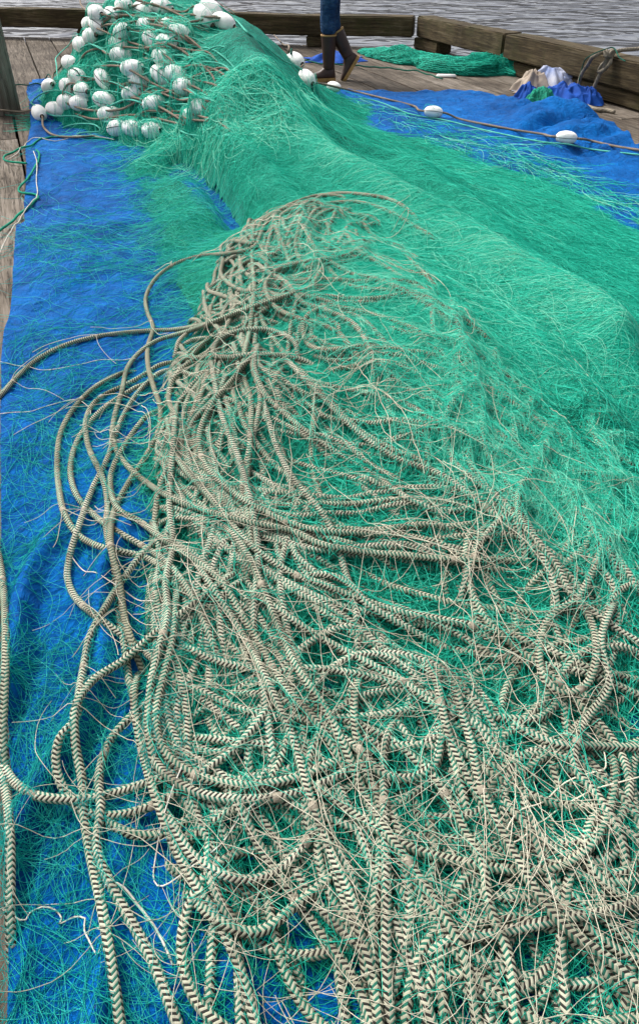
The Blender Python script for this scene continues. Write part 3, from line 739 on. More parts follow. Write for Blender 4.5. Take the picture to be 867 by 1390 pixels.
R('chevron line running down past two white ties on the left tarp',.1,(240,480),(185,515),(130,545),(117,570),(120,605),(140,650),(146,680),(145,720),(155,765),(160,805),(163,840),(170,880),(175,920),(187,965),(200,1010))
R('chevron line forming the leftmost loop low on the tarp',.05,(215,720),(190,755),(165,790),(140,830),(122,865),(115,900),(108,940),(103,975),(80,1005),(77,1045),(92,1080),(115,1102),(160,1107),(210,1092),(245,1072),(280,1045),(320,1015),(350,980),(380,930))
R('chevron line descending on the left and leaving at the bottom beside it',.05,(330,760),(295,795),(250,830),(210,860),(170,895),(125,925),(103,960),(103,1010),(112,1060),(115,1110),(125,1170),(137,1225),(150,1300),(165,1400))
R('chevron line coming in low from the left deck edge to the white knot',.15,(10,1300),(14,1200),(12,1100),(4,1040),(20,1062),(50,1080),(85,1085),(115,1085),(150,1078),(190,1066),(235,1050),(275,1028))
R('chevron line hugging the left deck edge beneath netting',.3,(-14,720),(-4,745),(3,780),(8,850),(6,950),(2,1040))
R('chevron line curling down from the left tangle to the bottom edge',.05,(215,930),(180,970),(150,1005),(135,1050),(137,1100),(132,1150),(150,1200),(175,1245),(205,1300),(245,1400))
R('short chevron bend beside the white knot at lower left',.05,(130,1095),(150,1115),(180,1132),(220,1132),(250,1112),(280,1080))
R('chevron line running from mid left steeply to the bottom',.05,(185,900),(182,940),(185,975),(200,1045),(220,1105),(240,1155),(265,1200),(290,1240),(320,1300),(350,1400))
R('inner chevron sweep curving under the middle of the heap',0,(228,760),(222,850),(208,930),(200,1005),(220,1045),(265,1075),(325,1085),(390,1080),(434,1065),(480,1040),(520,1000))
R('outer chevron sweep parallel to the inner one under the heap',0,(240,780),(235,860),(222,920),(213,960),(215,1000),(235,1033),(280,1057),(340,1066),(400,1056),(440,1040),(480,1010))
R('chevron line arcing low left of centre near the bottom',0,(215,1080),(230,1110),(260,1160),(295,1185),(340,1195),(380,1180),(410,1150),(434,1115),(455,1080))
R('chevron line crossing the low arc toward the bottom centre',0,(300,1050),(325,1095),(350,1145),(380,1190),(410,1235),(434,1265),(480,1330),(510,1400))
R('wavy chevron line lowest left of bottom centre',0,(250,1200),(300,1252),(350,1265),(400,1230),(440,1195),(470,1160))
R('chevron line from centre going straight down at bottom centre left',0,(490,900),(480,960),(490,1030),(512,1085),(516,1160),(508,1230),(506,1300),(515,1400))
R('straight vertical chevron line at the bottom centre',0,(540,960),(522,1010),(521,1080),(524,1180),(524,1300),(530,1400))
R('chevron line bulging at bottom left of centre',0,(440,1120),(462,1205),(482,1260),(500,1300),(515,1370))
R('chevron line passing behind at the lower right corner',0,(900,1235),(867,1230),(820,1200),(795,1160),(800,1120),(830,1080))
R('chevron line leaning left to right near the lower right corner',0,(880,1310),(829,1285),(790,1255),(760,1225),(740,1180),(720,1130),(690,1090),(680,1050))
R('short chevron cross piece close to the bottom right',0,(560,1300),(610,1275),(660,1270),(714,1258),(774,1245),(830,1235),(880,1215))
R('horizontal chevron line above the bottom right gaps of tarp',0,(940,1010),(870,1015),(810,1013),(754,1010),(704,985),(680,950))
R('chevron line tracing the lower middle of the heap rightwards',0,(395,1040),(434,1070),(474,1100),(519,1130),(569,1155),(624,1170),(684,1180),(744,1180),(794,1155),(824,1105),(835,1050),(830,1000))
R('chevron line hooking round above the bottom centre',0,(380,960),(434,985),(484,1015),(519,1050),(559,1056),(589,1037),(599,1000),(610,960))
R('chevron line running beneath the two long diagonals at bottom',0,(560,1010),(589,1055),(614,1095),(634,1135),(654,1170),(664,1230),(690,1300),(700,1400))
R('brownish chevron line in the coil at the heap top curving right',.8,(385,330),(400,300),(434,267),(494,264),(539,275),(573,302))
R('worn line running flat along the top coil',.8,(360,315),(385,290),(434,278),(484,274),(524,285),(560,305),(600,330))
R('worn loop nested inside the top coil',.85,(420,395),(440,360),(454,345),(469,332),(509,328),(539,340),(569,365),(600,400))
R('worn line sloping right from the top coil into the net',.75,(410,330),(434,345),(474,370),(514,380),(549,395),(590,420),(620,450))
R('small worn coil at the left end of the heap top',.9,(330,310),(345,330),(315,327),(300,335),(303,352),(300,372),(318,390),(345,396),(370,385))
R('pale worn rope snaking inside the upper coils',.95,(395,300),(412,282),(405,310),(402,340),(418,365),(430,345),(420,320),(440,300),(450,320))
R('worn rope knotted across the upper coils',.95,(370,300),(385,335),(392,360),(378,375),(395,395),(430,405),(470,415))
R('worn line passing low under the upper coils',.9,(340,350),(365,370),(390,385),(410,410),(440,420),(480,440),(500,470),(510,500))
R('chevron line from upper right of the heap running down right',.25,(500,470),(539,482),(594,500),(649,520),(694,545),(734,575),(774,600),(799,640),(830,685),(860,740))
R('chevron line parallel below it through the heap middle',.15,(405,500),(434,520),(494,532),(544,545),(589,570),(634,590),(684,615),(734,645),(780,690),(820,740),(850,790))
R('chevron line from the heap centre slanting to the right edge',.1,(380,480),(434,535),(484,585),(534,620),(599,645),(660,690),(720,740),(770,800),(830,850),(880,880))
R('chevron line dropping through the right half of the heap',.2,(610,400),(624,450),(644,500),(654,560),(659,610),(684,650),(720,720),(750,790),(760,840))
R('chevron line curving at the right edge half sunk in net',.3,(840,555),(802,565),(805,590),(819,610),(850,628),(900,645))
R('chevron line running just under the one sunk in net',.3,(740,635),(790,641),(834,650),(900,662))
R('short bent chevron line right of centre',.2,(660,505),(644,520),(612,550),(603,590),(619,630),(649,655),(690,690),(720,760))
R('closed looking chevron loop left of centre in the upper heap',.35,(405,492),(400,465),(370,449),(340,447),(315,452),(293,466),(290,482),(310,485),(350,481),(400,486),(440,494))
R('large worn loop arching over the upper heap',.7,(500,330),(470,347),(440,352),(405,357),(375,368),(360,388),(372,415),(400,430),(434,437))
R('chevron line winding from the upper loop down to the right',.15,(352,460),(345,495),(360,535),(390,565),(434,600),(500,640),(560,680),(620,700))
R('chevron line bowing left then sweeping under the centre',.1,(350,470),(320,510),(287,550),(270,595),(278,630),(300,655),(350,690),(420,718),(494,724),(559,729),(609,742),(640,757))
R('chevron line with the boldest pattern crossing mid heap to the right',0,(225,560),(240,620),(290,680),(340,740),(400,780),(434,792),(484,812),(549,832),(609,843),(674,858),(734,878),(794,905),(870,925))
R('chevron line below the boldest one in the same bundle',0,(330,790),(380,830),(434,865),(499,900),(554,930),(599,970),(615,1030),(629,1080),(650,1130))
R('upper chevron line of the pair ending in the lower right',0,(400,770),(470,790),(499,820),(549,850),(604,878),(674,892),(734,902),(800,916),(880,950))
R('chevron line hooking down from the two-line crossing right of centre',0,(650,700),(635,730),(631,765),(639,800),(659,840),(694,875),(734,905),(790,960),(830,1010))
R('chevron line threading from the middle to the lower left tangle',0,(240,540),(235,610),(230,680),(235,740),(225,790),(228,835),(215,885),(205,930),(203,1000),(215,1050))
R('short chevron arc right of centre with twine over it',0,(620,830),(634,780),(650,740),(672,712),(690,700),(712,712),(730,740))
R('chevron line spreading from centre to lower middle',0,(300,700),(340,760),(370,830),(400,900),(440,960),(470,1020),(500,1090),(560,1180),(600,1240),(630,1300),(650,1400))
R('chevron line second from the left in the lower fan',0,(250,740),(290,800),(340,880),(370,940),(400,1010),(420,1080),(450,1160),(480,1230),(500,1320))
R('chevron line at the right side running down beside twine tufts',0,(840,800),(815,870),(826,930),(790,985),(780,1040),(810,1080),(840,1130),(860,1200))
R('brown tinted chevron line draped from the top coil down the left shoulder',.8,(480,268),(434,265),(400,275),(375,289),(358,308),(345,335),(315,343),(270,348),(235,360),(210,380),(198,405),(200,423),(208,445),(201,470),(201,495),(208,523),(218,555),(215,585),(198,620),(175,655),(155,695),(150,735),(162,790),(172,850),(192,900))
R('chevron line looping left at the heap shoulder then crossing right under centre',.15,(460,380),(400,398),(320,425),(260,448),(212,463),(188,480),(173,500),(166,530),(156,565),(153,595),(165,622),(190,648),(235,677),(285,695),(345,710),(400,722),(434,738),(484,748),(559,755),(634,760),(694,757),(719,748))
R('chevron line arching from the left loops diagonally over the lower centre',0,(215,545),(172,600),(150,650),(160,690),(190,708),(220,730),(250,750),(280,770),(305,795),(325,830),(350,870),(385,930),(434,985),(470,1035))
R('left line of the two long diagonals reaching the bottom right',0,(560,880),(590,920),(599,960),(609,1000),(629,1045),(654,1090),(684,1140),(714,1190),(754,1240),(794,1280),(860,1360))
R('right line of the two long diagonals reaching the bottom right',0,(600,900),(618,930),(624,960),(639,1010),(649,1060),(674,1115),(704,1170),(734,1220),(774,1265),(829,1305),(900,1380))
R('large round chevron loop lying on top at the right of the heap',.1,(760,560),(729,625),(704,665),(704,700),(729,735),(754,765),(774,805),(800,840),(809,885),(796,928),(764,942),(739,922),(731,880),(744,840),(784,810),(804,775),(819,740),(849,720),(900,708))
HEAP = [(300,345),(345,295),(430,268),(560,295),(640,420),(740,540),(900,600),(920,1400),(230,1400),(195,1100),(195,900),(205,700),(215,570),(235,470)]
guides = []
for lab, wr, pts in T:
    if len(pts) >= 6: guides.append(np.array([hit(a, b)[:2] for a, b in pts]))
def dive(P, depth=.035, L=.09, ends=(1, 1)):
    s_ = np.r_[0, np.cumsum(np.linalg.norm(np.diff(P, axis=0), axis=1))]; f_ = lambda q: depth*np.clip(1-q/L, 0, 1)**1.6
    if ends[0]: P[:, 2] -= f_(s_)
    if ends[1]: P[:, 2] -= f_(s_[-1]-s_)
    return P
def inside(p): return -5 < p[0] < 870 and p[1] < 1385
def add_rope(XY, wear, label, group, cap=None, r=RR, m=m_chev, name='lead_line', sides=12, pxs=None):
    P = drape(XY, r, cap, sm=4) if pxs is None else drape_px(pxs, r)
    P = dive(P, ends=(1, 1) if pxs is None else (inside(pxs[0]), inside(pxs[-1]))); stamp(P, r*.95)
    o = link(name, tube(name, P, r, sides, twist=random.uniform(-4, 4)), m); o['wear'] = wear
    tag(o, label, 'rope', group); return o, P
def region(px, py):
    if py < 470: return 'worn chevron line buried in the coils at the top of the rope heap', .8
    if py < 640: return 'chevron line half sunk in green mesh in the upper middle of the rope heap', .35
    if py < 820: return 'chevron line buried among others in the middle of the rope heap', .15
    if py < 1020: return 'chevron line buried in the lower middle of the rope heap below the twine tangle', .08
    if px < 480: return 'chevron line crossed by others at the bottom left of the rope heap', .05
    return 'chevron line crossed by others at the bottom right of the rope heap', .05
gw = np.array([np.linalg.norm(np.diff(g_, axis=0), axis=1).sum() for g_ in guides]); gw = gw/gw.sum()
nfill = 0; tries = 0
rf = np.random.default_rng(23)
while nfill < 205 and tries < 3000:
    tries += 1
    g = guides[rf.choice(len(guides), p=gw)]; c = g.mean(0); a = rf.normal(0, .17); s_ = 1+rf.normal(0, .11)
    Rm = np.array([[math.cos(a), -math.sin(a)], [math.sin(a), math.cos(a)]])
    dist = np.linalg.norm(c); q = (g-c)@Rm.T*s_+c+rf.normal(0, .075*(.6+dist*.5), 2)
    q = catmull(q, .02); ph = rf.uniform(0, 6.28, 4); u = np.arange(len(q))*.02
    q[:, 0] += .03*np.sin(u*rf.uniform(3, 8)+ph[0])+.006*np.sin(u*rf.uniform(12, 20)+ph[1]); q[:, 1] += .03*np.sin(u*rf.uniform(3, 8)+ph[2])+.006*np.sin(u*rf.uniform(12, 20)+ph[3])
    px, py = proj(np.column_stack([q, sampH(q[:, 0], q[:, 1])])); ok = inpoly(px, py, HEAP)
    if ok.sum() < 18: continue
    # longest run inside
    idx = np.nonzero(ok)[0]; runs = np.split(idx, np.nonzero(np.diff(idx) > 1)[0]+1); run = max(runs, key=len)
    if len(run) < 18: continue
    q = q[run]; mpx, mpy = px[run].mean(), py[run].mean()
    if mpy > 1000 and rf.random() < .35: continue
    if mpy < 580 and mpx > 420 and rf.random() < .65: continue
    lab, wr = region(mpx, mpy)
    q = q[::3]
    if mpy > 900 or py[run[-1]] > 1130:
        for e_ in (0, -1):
            yy = py[run[e_]]; dv = (q[0]-q[2] if e_ == 0 else q[-1]-q[-3]); dv = dv/(np.linalg.norm(dv)+1e-6)
            if yy > 1120 and dv[1] < .2 and rf.random() < .5:
                dv = dv*1.0+np.array([rf.normal(0, .45), -.5]); ex = [ (q[0] if e_ == 0 else q[-1])+dv*u_ for u_ in (.1, .2, .32)]
                if proj(np.array([*ex[-1], 0.]))[0] > 215: q = np.vstack([ex[::-1], q]) if e_ == 0 else np.vstack([q, ex])
    add_rope(q, wr, lab, lab.replace('chevron line', 'chevron lines'), cap=.055)
    nfill += 1
    if nfill % 25 == 0: refresh()
refresh()
# loose overlapping coils in the lower heap, run off the near edge or tuck under their neighbours
nl = 0
LOW = [(230,900),(420,830),(640,880),(960,860),(980,1480),(250,1480),(205,1150)]
while nl < 58:
    px0 = rf.uniform(260, 930); py0 = rf.uniform(900, 1420) if nl % 3 else rf.uniform(940, 1250)
    if nl % 2: px0 = rf.uniform(560, 930)
    x, y = up(px0, py0)[:2]; a = rf.uniform(0, 6.28); k_ = rf.choice([-1, 1])*rf.uniform(1.5, 6.5); pts = []
    for s_ in range(int(rf.uniform(14, 30))):
        pts.append((x, y)); k_ += rf.normal(0, 1.1); k_ *= .98; a += k_*.035; x += math.cos(a)*.035; y += math.sin(a)*.035*1.1
    q = np.array(pts); px, py = proj(np.column_stack([q, sampH(q[:, 0], q[:, 1])])); ok = inpoly(px, py, LOW) & (q[:, 1] > .02)
    if ok.sum() < 9: continue
    idx = np.nonzero(ok)[0]; run = max(np.split(idx, np.nonzero(np.diff(idx) > 1)[0]+1), key=len)
    if len(run) < 9: continue
    lab, wr = region(px[run].mean(), py[run].mean()); add_rope(q[run], wr, lab, lab.replace('chevron line', 'chevron lines'), cap=.06); nl += 1
    if nl % 24 == 0: refresh()
refresh()
# netting woven between the ropes
Hmid = boxblur(maxf(H, 1), 2)
def tangled(px, py, x, y, z): return inpoly(px, py, HEAP) & (rng.random(px.shape) < np.clip(1.25-np.maximum(py-600, 0)/900, .5, 1))
P, ds = walkers(9000, tangled, .17, 14, 3.0, 7.0, Hmid, (-.03, -.004), arch=.012)
adopt(link('woven_strands', strands_mesh('woven_strands', P, .00045+.00016*ds*rng.uniform(.6, 1.3, len(P)), rng.random(len(P))*.6), m_net), net)['kind'] = 'stuff'
# the traced lines on top
ties = []
m_tie = m_whiteline
for i, (lab, wr, pts) in enumerate(T):
    o, P = add_rope(None, wr, lab, 'chevron lead lines of the net', pxs=pts)
    n_t = int(len(P)*.01/.6+rf.random()*.7)
    for k_ in range(n_t):
        j = int(len(P)*(k_+rf.uniform(.2, .8))/n_t)
        if j < 3 or j > len(P)-4: continue
        me = tube('twine_tie', P[j]+(P[j+1]-P[j-1])/np.linalg.norm(P[j+1]-P[j-1])*np.linspace(-.007, .007, 3)[:, None], RR*1.025, 12); t_ = link('twine_tie', me, m_tiec, o); ties.append(P[j]+np.array([0, 0, RR]))
    if i % 8 == 7: refresh()
refresh()

# ------------------------------------------------------------------ netting and twine over everything
Htop = boxblur(maxf(H, 1), 1)
UPH = [(300,330),(430,262),(600,300),(900,560),(900,760),(760,700),(560,600),(430,560),(330,470)]
def over(px, py, x, y, z): return inpoly(px, py, UPH) & (rng.random(px.shape) < np.clip(.15+((px-300)*.55-(py-330)*.45)/190, .12, 1))
P, ds = walkers(6500, over, .17, 12, .8, 5.0, Htop, (-.008, .006), arch=.012)
adopt(link('draped_strands', strands_mesh('draped_strands', P, .00025+.00012*ds*rng.uniform(.6, 1.3, len(P)), .55+.45*rng.random(len(P))), m_net), net)['kind'] = 'stuff'
def over2(px, py, x, y, z): return inpoly(px, py, HEAP) & (rng.random(px.shape) < np.clip(1.1-np.maximum(py-560, 0)/700, .1, 1))
P, ds = walkers(900, over2, .17, 14, 3.0, 7.0, Htop, (-.006, .003), arch=.008)
adopt(link('crossing_strands', strands_mesh('crossing_strands', P, .0004+.00014*ds, .3+.7*rng.random(len(P))), m_net), net)['kind'] = 'stuff'
# thin mesh over the bare tarp : meshes cross in two directions
Ht = boxblur(H, 1)
LEFT = [(42,175),(160,185),(230,330),(240,420),(200,500),(200,700),(215,900),(200,1390),(0,1390),(0,480),(25,320)]
def left(px, py, x, y, z):
    d = (.25+.75*np.clip((fbm(x*3.5, y*3.5, 111, 3)-.36)*6, 0, 1))*np.where(py > 660, .33, 1)*np.where((py < 300) & (px < 165), .28, 1); return inpoly(px, py, LEFT) & (rng.random(px.shape) < d)
def two(x, y): return flow_at(x, y)+np.where(rng.random(x.shape) < .5, .55, -.55)
P, ds = walkers(1250, left, .24, 16, .45, 6.0, Ht, (.001, .003), angfn=two, arch=.006)
adopt(link('loose_strands', strands_mesh('loose_strands', P, .00035+.00011*ds, rng.random(len(P))), m_netc), net)['kind'] = 'stuff'
TUFT = [((75,640),45,420),((120,1110),60,500),((60,1000),40,300),((180,980),40,200),((40,1230),45,700),((10,900),16,500),((8,1150),20,500),((5,760),12,300),((140,600),25,200),((190,400),50,260),((215,230),40,900),((250,330),26,900),((250,280),30,900),((170,210),40,500),((150,620),20,150),((100,700),35,220)]
PT = []
for (a, b), sd_, n in TUFT:
    def tf(px, py, x, y, z, a=a, b=b, sd_=sd_): return (px-a)**2+(py-b)**2 < (sd_*(.3+1.0*rng.random(px.shape)))**2*1.3
    P, ds = walkers(int(n*(.20 if b < 480 or a < 20 else .10)), tf, .17, 16, 3.0 if b > 480 else .9, 11.0, Ht, (.0, .006), arch=.012); PT.append((P, ds))
P = np.concatenate([p for p, _ in PT]); ds = np.concatenate([d for _, d in PT])
adopt(link('tuft_strands', strands_mesh('tuft_strands', P, .0003+.00010*ds, rng.random(len(P))), m_netc), net)['kind'] = 'stuff'
# right tarp thin mesh
RT = [(470,130),(600,165),(720,205),(880,280),(880,305),(690,230),(520,165)]
P, ds = walkers(550, lambda px, py, x, y, z: inpoly(px, py, RT), .16, 10, .5, 3, Ht, (.002, .01), arch=.012)
adopt(link('edge_strands', strands_mesh('edge_strands', P, .0004+.00012*ds, rng.random(len(P))), m_net), net)['kind'] = 'stuff'
# strands over the floats
FLT = [(60,150),(90,80),(120,20),(150,-10),(340,-10),(420,110),(440,125),(300,200),(170,190),(60,165)]
P, ds = walkers(1700, lambda px, py, x, y, z: inpoly(px, py, FLT) & (y < 7.6) & (sampH(x, y, Mf) > .03) & (rng.random(px.shape) < np.clip((px-60)/220, .05, 1)), .15, 12, .45, 3, boxblur(maxf(H, 1), 2), (.0, .012), arch=.02)
adopt(link('veil_strands', strands_mesh('veil_strands', P, .0005+.00013*ds, .3+.7*rng.random(len(P))), m_net), net)['kind'] = 'stuff'

# cream twine
tw = empty('loose_twine', (0, 1.2, 0)); tag(tw, 'frayed cream coloured twine ends scattered all over the chevron rope heap', 'twine', kind='stuff')
TWZ = [(250,400),(400,300),(560,330),(700,500),(880,600),(890,1400),(240,1400),(170,1100),(190,800),(200,560)]
def tz(px, py, x, y, z): return inpoly(px, py, TWZ) & (rng.random(px.shape) < .35+.65*np.clip((fbm(x*6, y*6, 131, 2)-.3)*4, 0, 1))
Htw = boxblur(maxf(H, 2), 2)
P, ds = walkers(380, tz, .12, 16, 3, 9.0, Htw, (-.008, .001), arch=.008)
P2, ds2 = walkers(190, tz, .30, 24, 3, 4.5, Htw, (-.006, .001), arch=.008)
st = []
for c in ties:
    for _ in range(random.randint(1, 2)):
        a = random.uniform(0, 6.28); L = random.uniform(.08, .32); cu = random.uniform(-5, 5); x, y = c[0], c[1]; pl = []
        for s_ in range(16):
            pl.append((x, y, max(float(sampH(x, y, Htw)), 0)+.001+.006*math.sin(math.pi*s_/15))); a += cu*L/16; cu += random.uniform(-1.5, 1.5); x += math.cos(a)*L/16; y += math.sin(a)*L/16
        pl[0] = tuple(c); st.append(pl)
P3 = np.array(st)
# dense tufts
T4 = []
for (a, b), sd_, n in (((680,1010),36,12),((740,1100),60,16),((450,560),80,24),((600,700),60,14),((240,560),50,16),((250,760),40,12)):
    T4.append(walkers(n, lambda px, py, x, y, z: (px-a)**2+(py-b)**2 < sd_**2, .2, 16, .6 if b > 900 else 1.6, 3.0, Htw, (-.002, .006), arch=.02)[0])
P4 = np.concatenate(T4)
for nm, PPp, rr_ in (('twine_scraps', P, .0006), ('long_twine', P2, .0008), ('tie_ends', P3, .0009), ('twine_tufts', P4, .0009)):
    dd_ = np.sqrt((PPp[:, 0]**2).sum(1)+1); o = link(nm, strands_mesh(nm, PPp, rr_*(.55+.25*dd_)*rng.uniform(.7, 1.25, len(PPp)), rng.random(len(PPp))), m_cream)
    adopt(o, tw)
# a few single twine runs
def line(name, pts, r, m, lab, cat, group=None, off=0.0, G=None, lift=0.0, sm=2.0, stampit=True, P=None):
    if P is None:
        XY = np.array([hit(a, b)[:2] if not isinstance(a, str) else fend(b)[:2] for a, b in pts]); P = drape(XY, r, sm=sm)
    P[:, 2] += lift
    o = link(name, tube(name, P, r, 8), m); tag(o, lab, cat, group)
    if stampit: stamp(P, r)
    return o
line('twine', [(0,563),(40,560),(62,553),(105,545),(122,556),(124,565)], .0013, m_whiteline, 'white twine thread wandering from the left edge below the sweeping line', 'twine', 'single white twine threads')
line('twine', [(0,492),(60,503),(98,498),(140,489),(185,490)], .0012, m_whiteline, 'white twine thread lying straightest on the tarp above the left loops', 'twine', 'single white twine threads')
line('twine', [(5,1235),(35,1252),(40,1240),(60,1231),(78,1237),(85,1250),(78,1256),(100,1245),(116,1246),(114,1260),(122,1278),(133,1300)], .0014, m_whiteline, 'curly white twine end on the tarp at the bottom left', 'twine', 'single white twine threads')
line('twine', [(145,1210),(155,1203),(170,1208),(185,1225),(205,1250),(222,1280),(235,1310)], .002, m_whiteline, 'thick white twine arching across the tarp beside the lower left lines', 'twine', 'single white twine threads')
line('twine', [(250,1045),(225,1110),(208,1190),(215,1203),(240,1195),(290,1160),(330,1110),(375,1080)], .0013, m_whiteline, 'white twine forming a wide V in the lower left', 'twine', 'single white twine threads')
line('twine', [(97,758),(125,780),(160,800),(190,815),(215,822)], .0013, m_whiteline, 'taut white twine stretched from the tie on the left bend', 'twine', 'single white twine threads')
line('twine', [(862,1065),(830,1070),(800,1078),(760,1100),(730,1120),(705,1145),(690,1152),(684,1140),(700,1110),(735,1095),(760,1070),(800,1055),(820,1045),(815,1020),(790,1000)], .0014, m_cream, 'looping cream twine lying over the lines at lower right', 'twine', 'single white twine threads')
line('twine', [(800,550),(740,545),(740,560),(760,572),(800,585),(815,600)], .0013, m_cream, 'cream twine squiggle at the edge of the green net', 'twine', 'single white twine threads')

# ------------------------------------------------------------------ cork lines through the floats
refresh()
def fend(kd):
    k, side = kd; p, ax = floats[k]; return p+ax*side*BL*.5
def corkline(spec, r, m, lab, name='cork_line', group='tan cork lines of the net', cat='rope', jitter=0):
    """spec: px pairs or ('f',k) which passes through float k"""
    pts = []
    for s_ in spec:
        if s_[0] == 'f':
            p, ax = floats[s_[1]]; 
            prev = pts[-1] if pts else None
            a, b = p-ax*BL*.55, p+ax*BL*.55
            if prev is not None and np.linalg.norm(prev-b) < np.linalg.norm(prev-a): a, b = b, a
            if prev is None and len(s_) > 2: pts += [p, p+ax*BL*.55*s_[2]]
            else: pts += [a, p, b]
        elif s_[0] == 'e':
            p, ax = floats[s_[1]]; pts += [p+ax*BL*.55*s_[2], p]
        else:
            h_ = hit(s_[0], s_[1]); h_[2] = float(sampH(h_[0], h_[1], HB))+r+.006; pts.append(h_)
    if spec[-1][0] not in ('f', 'e') and spec[-1][0] < 860: pts[-1] = pts[-1]-np.array([0, 0, .07])
    if spec[0][0] not in ('f', 'e') and spec[0][0] > 60 and spec[0][1] > 5: pts[0] = pts[0]-np.array([0, 0, .07])
    P = catmull(np.array(pts), .012)
    o = link(name, tube(name, P, r, 10), m); tag(o, lab, cat, group); return P
CR = .0080
corkline([('f',1,1),(203,11),(223,18),(250,27),(300,44)],CR,m_cork,'tan line leaving the topmost float toward the crest')
corkline([('f',8,1),(144,37),(167,29),(195,28),(250,33),(290,39)],CR,m_cork,'tan line arching high over the heap from the left shoulder')
corkline([('f',15,1),(119,76),(135,73),('e',13,-1)],CR,m_cork,'short tan line joining the far left float to the level one')
corkline([('f',15,1),(131,93),(172,101),(208,117),(250,140),(280,152)],CR,m_cork,'long tan line slanting down from the far left float')
corkline([('f',20,1),(74,103),(82,95),('e',15,-1)],CR,m_cork,'tan line curving up from the lowest left float')
corkline([('f',22,1),(104,117),(93,118),(87,127),(88,140),(104,151),(131,154),(167,151),(188,145),('e',29,-1)],CR,m_cork,'tan line making the round loop at left of the heap foot')
corkline([('f',28,1),(60,175),(76,187),(106,189),(130,188),(152,187)],CR,m_cork,'tan line dropping from the tarp corner float onto the tarp')
corkline([(-60,152),(0,153),(30,155),('e',28,-1)],CR,m_cork,'tan line coming in over the deck from the left edge past the pile')
corkline([('f',25,1),(131,166),(182,160),(250,158)],CR,m_cork,'tan line lying above the touching pair of floats')
corkline([('f',13,1),(203,84),(230,92),(262,100)],CR,m_cork,'tan line from the level float into the mesh')
corkline([('f',17,1),(250,118),(275,127),(300,138)],CR,m_cork,'tan line from the tilted float into the net')
corkline([(110,-10),('f',2),('f',4),(180,34),(230,46),(280,62)],CR,m_cork,'tan line through the small upper left float')
corkline([(150,-30),(185,5),(215,13),(250,20),('f',35),('f',36),(330,52)],CR,m_cork,'tan line running through the crest row of floats')
corkline([(250,-20),(300,8),(330,22),('f',38),(382,60),(392,72),('f',39),(408,95),('f',40),(430,115),('f',51),(475,125),(520,136),(560,146),('f',52),(620,163),(660,172),(700,180),(735,185),('f',53),(800,194),(830,201),(867,207),(910,215),(960,222)],CR,m_cork,'long tan line down the right slope and across the right tarp through three floats')
corkline([('f',23,1),(180,140),(215,150),(255,158)],CR,m_cork,'tan line right of the big float near the heap foot')
corkline([(95,112),(120,112),(160,118),(200,128),(240,145)],CR,m_cork,'tan line half hidden in the centre of the heap')
corkline([('f',9,1),(185,50),(205,46),(250,55),(290,72)],CR,m_cork,'tan line from the rounded float under the arch')
corkline([('f',12,1),(230,66),(255,78),(285,95)],CR,m_cork,'tan line from the bold corded float')
refresh()
TR_ = .0055
TL = [([(450,126),(500,137),(560,158),(600,165),(660,180),(740,196),(768,199),(800,205),(867,213),(930,220)],'pale teal line running alongside the tan line on the right tarp'),
 ([(270,5),(298,12),(317,27),(337,48),(358,65),(385,85),(409,97),(440,122)],'pale teal line edging the right slope of the net'),
 ([(78,112),(78,96),(80,76),(91,66),(124,67),(160,72)],'teal line looping out left over the dock boards'),
 ([(110,124),(86,127),(55,131),(46,138),(50,147),(71,160),(106,162),(140,166)],'teal line circling the left foot floats'),
 ([(66,170),(100,172),(133,175),(137,181),(110,183),(80,182)],'teal line lying in a flat loop on the tarp'),
 ([(92,187),(69,187),(44,199),(16,209),(6,214),(10,220),(37,223)],None)]
for p_, lab in TL[:-1]: corkline(p_, TR_, m_teal, lab, 'teal_line', 'thin teal lines of the net')
rt = random.Random(5)
for i in range(44):
    x0 = rt.uniform(80, 235); y0 = 5+rt.random()*160; y0 = max(y0, 150-(x0-60)*2.2)
    if y0 > 170: continue
    pts = [(x0, y0)]; a = rt.uniform(-.35, .45)
    for k_ in range(rt.randint(4, 8)): pts.append((pts[-1][0]+24*math.cos(a), pts[-1][1]+24*math.sin(a)*.8)); a += rt.uniform(-.35, .45)
    pts = [(x, min(y, 188)) for x, y in pts if x < 340]
    if len(pts) < 3: continue
    if i % 3: corkline(pts, TR_*rt.uniform(.7, 1.1), m_teal, 'thin teal line tangled among the white floats', 'teal_line', 'thin teal lines tangled among the floats')
    else: corkline(pts, CR*.9, m_cork, 'tan line woven between the white floats of the heap', 'cork_line', 'tan lines woven between the floats')
line('green_line', [(155,184),(92,187),(69,187),(44,199),(16,209),(6,214),(10,220),(37,223)], .0065, m_green, 'green braided line with a bend on the deck beside the upper left of the tarp', 'rope', None)
line('green_line', [(50,205),(54,210),(52,222),(39,243),(26,259),(30,263),(51,267),(50,273),(37,286),(21,298),(0,315),(-15,328)], .0065, m_green, 'green braided line zigzagging over the tarp edge at upper left', 'rope', None)
line('white_line', [(155,186),(100,187),(70,192),(45,189),(25,208),(10,218)], .0028, m_whiteline, 'thin white line following the green line bend at upper left', 'line', None)
line('white_line', [(46,206),(51,222),(50,247),(51,270),(28,298),(7,330),(0,345)], .0028, m_whiteline, 'thin white line hanging straight down beside the zigzag green line', 'line', None)
line('green_line', [(-10,119),(22,117),(50,115),(84,112),(110,110)], .005, m_dgreen, 'dark green line crossing the dock boards behind the pile', 'rope', None)
line('green_line', [(395,78),(413,83),(440,88),(480,90),(530,94),(570,99),(600,108)], .0075, m_dgreen, 'dark green line lying on the dock boards behind the boots', 'rope', None)

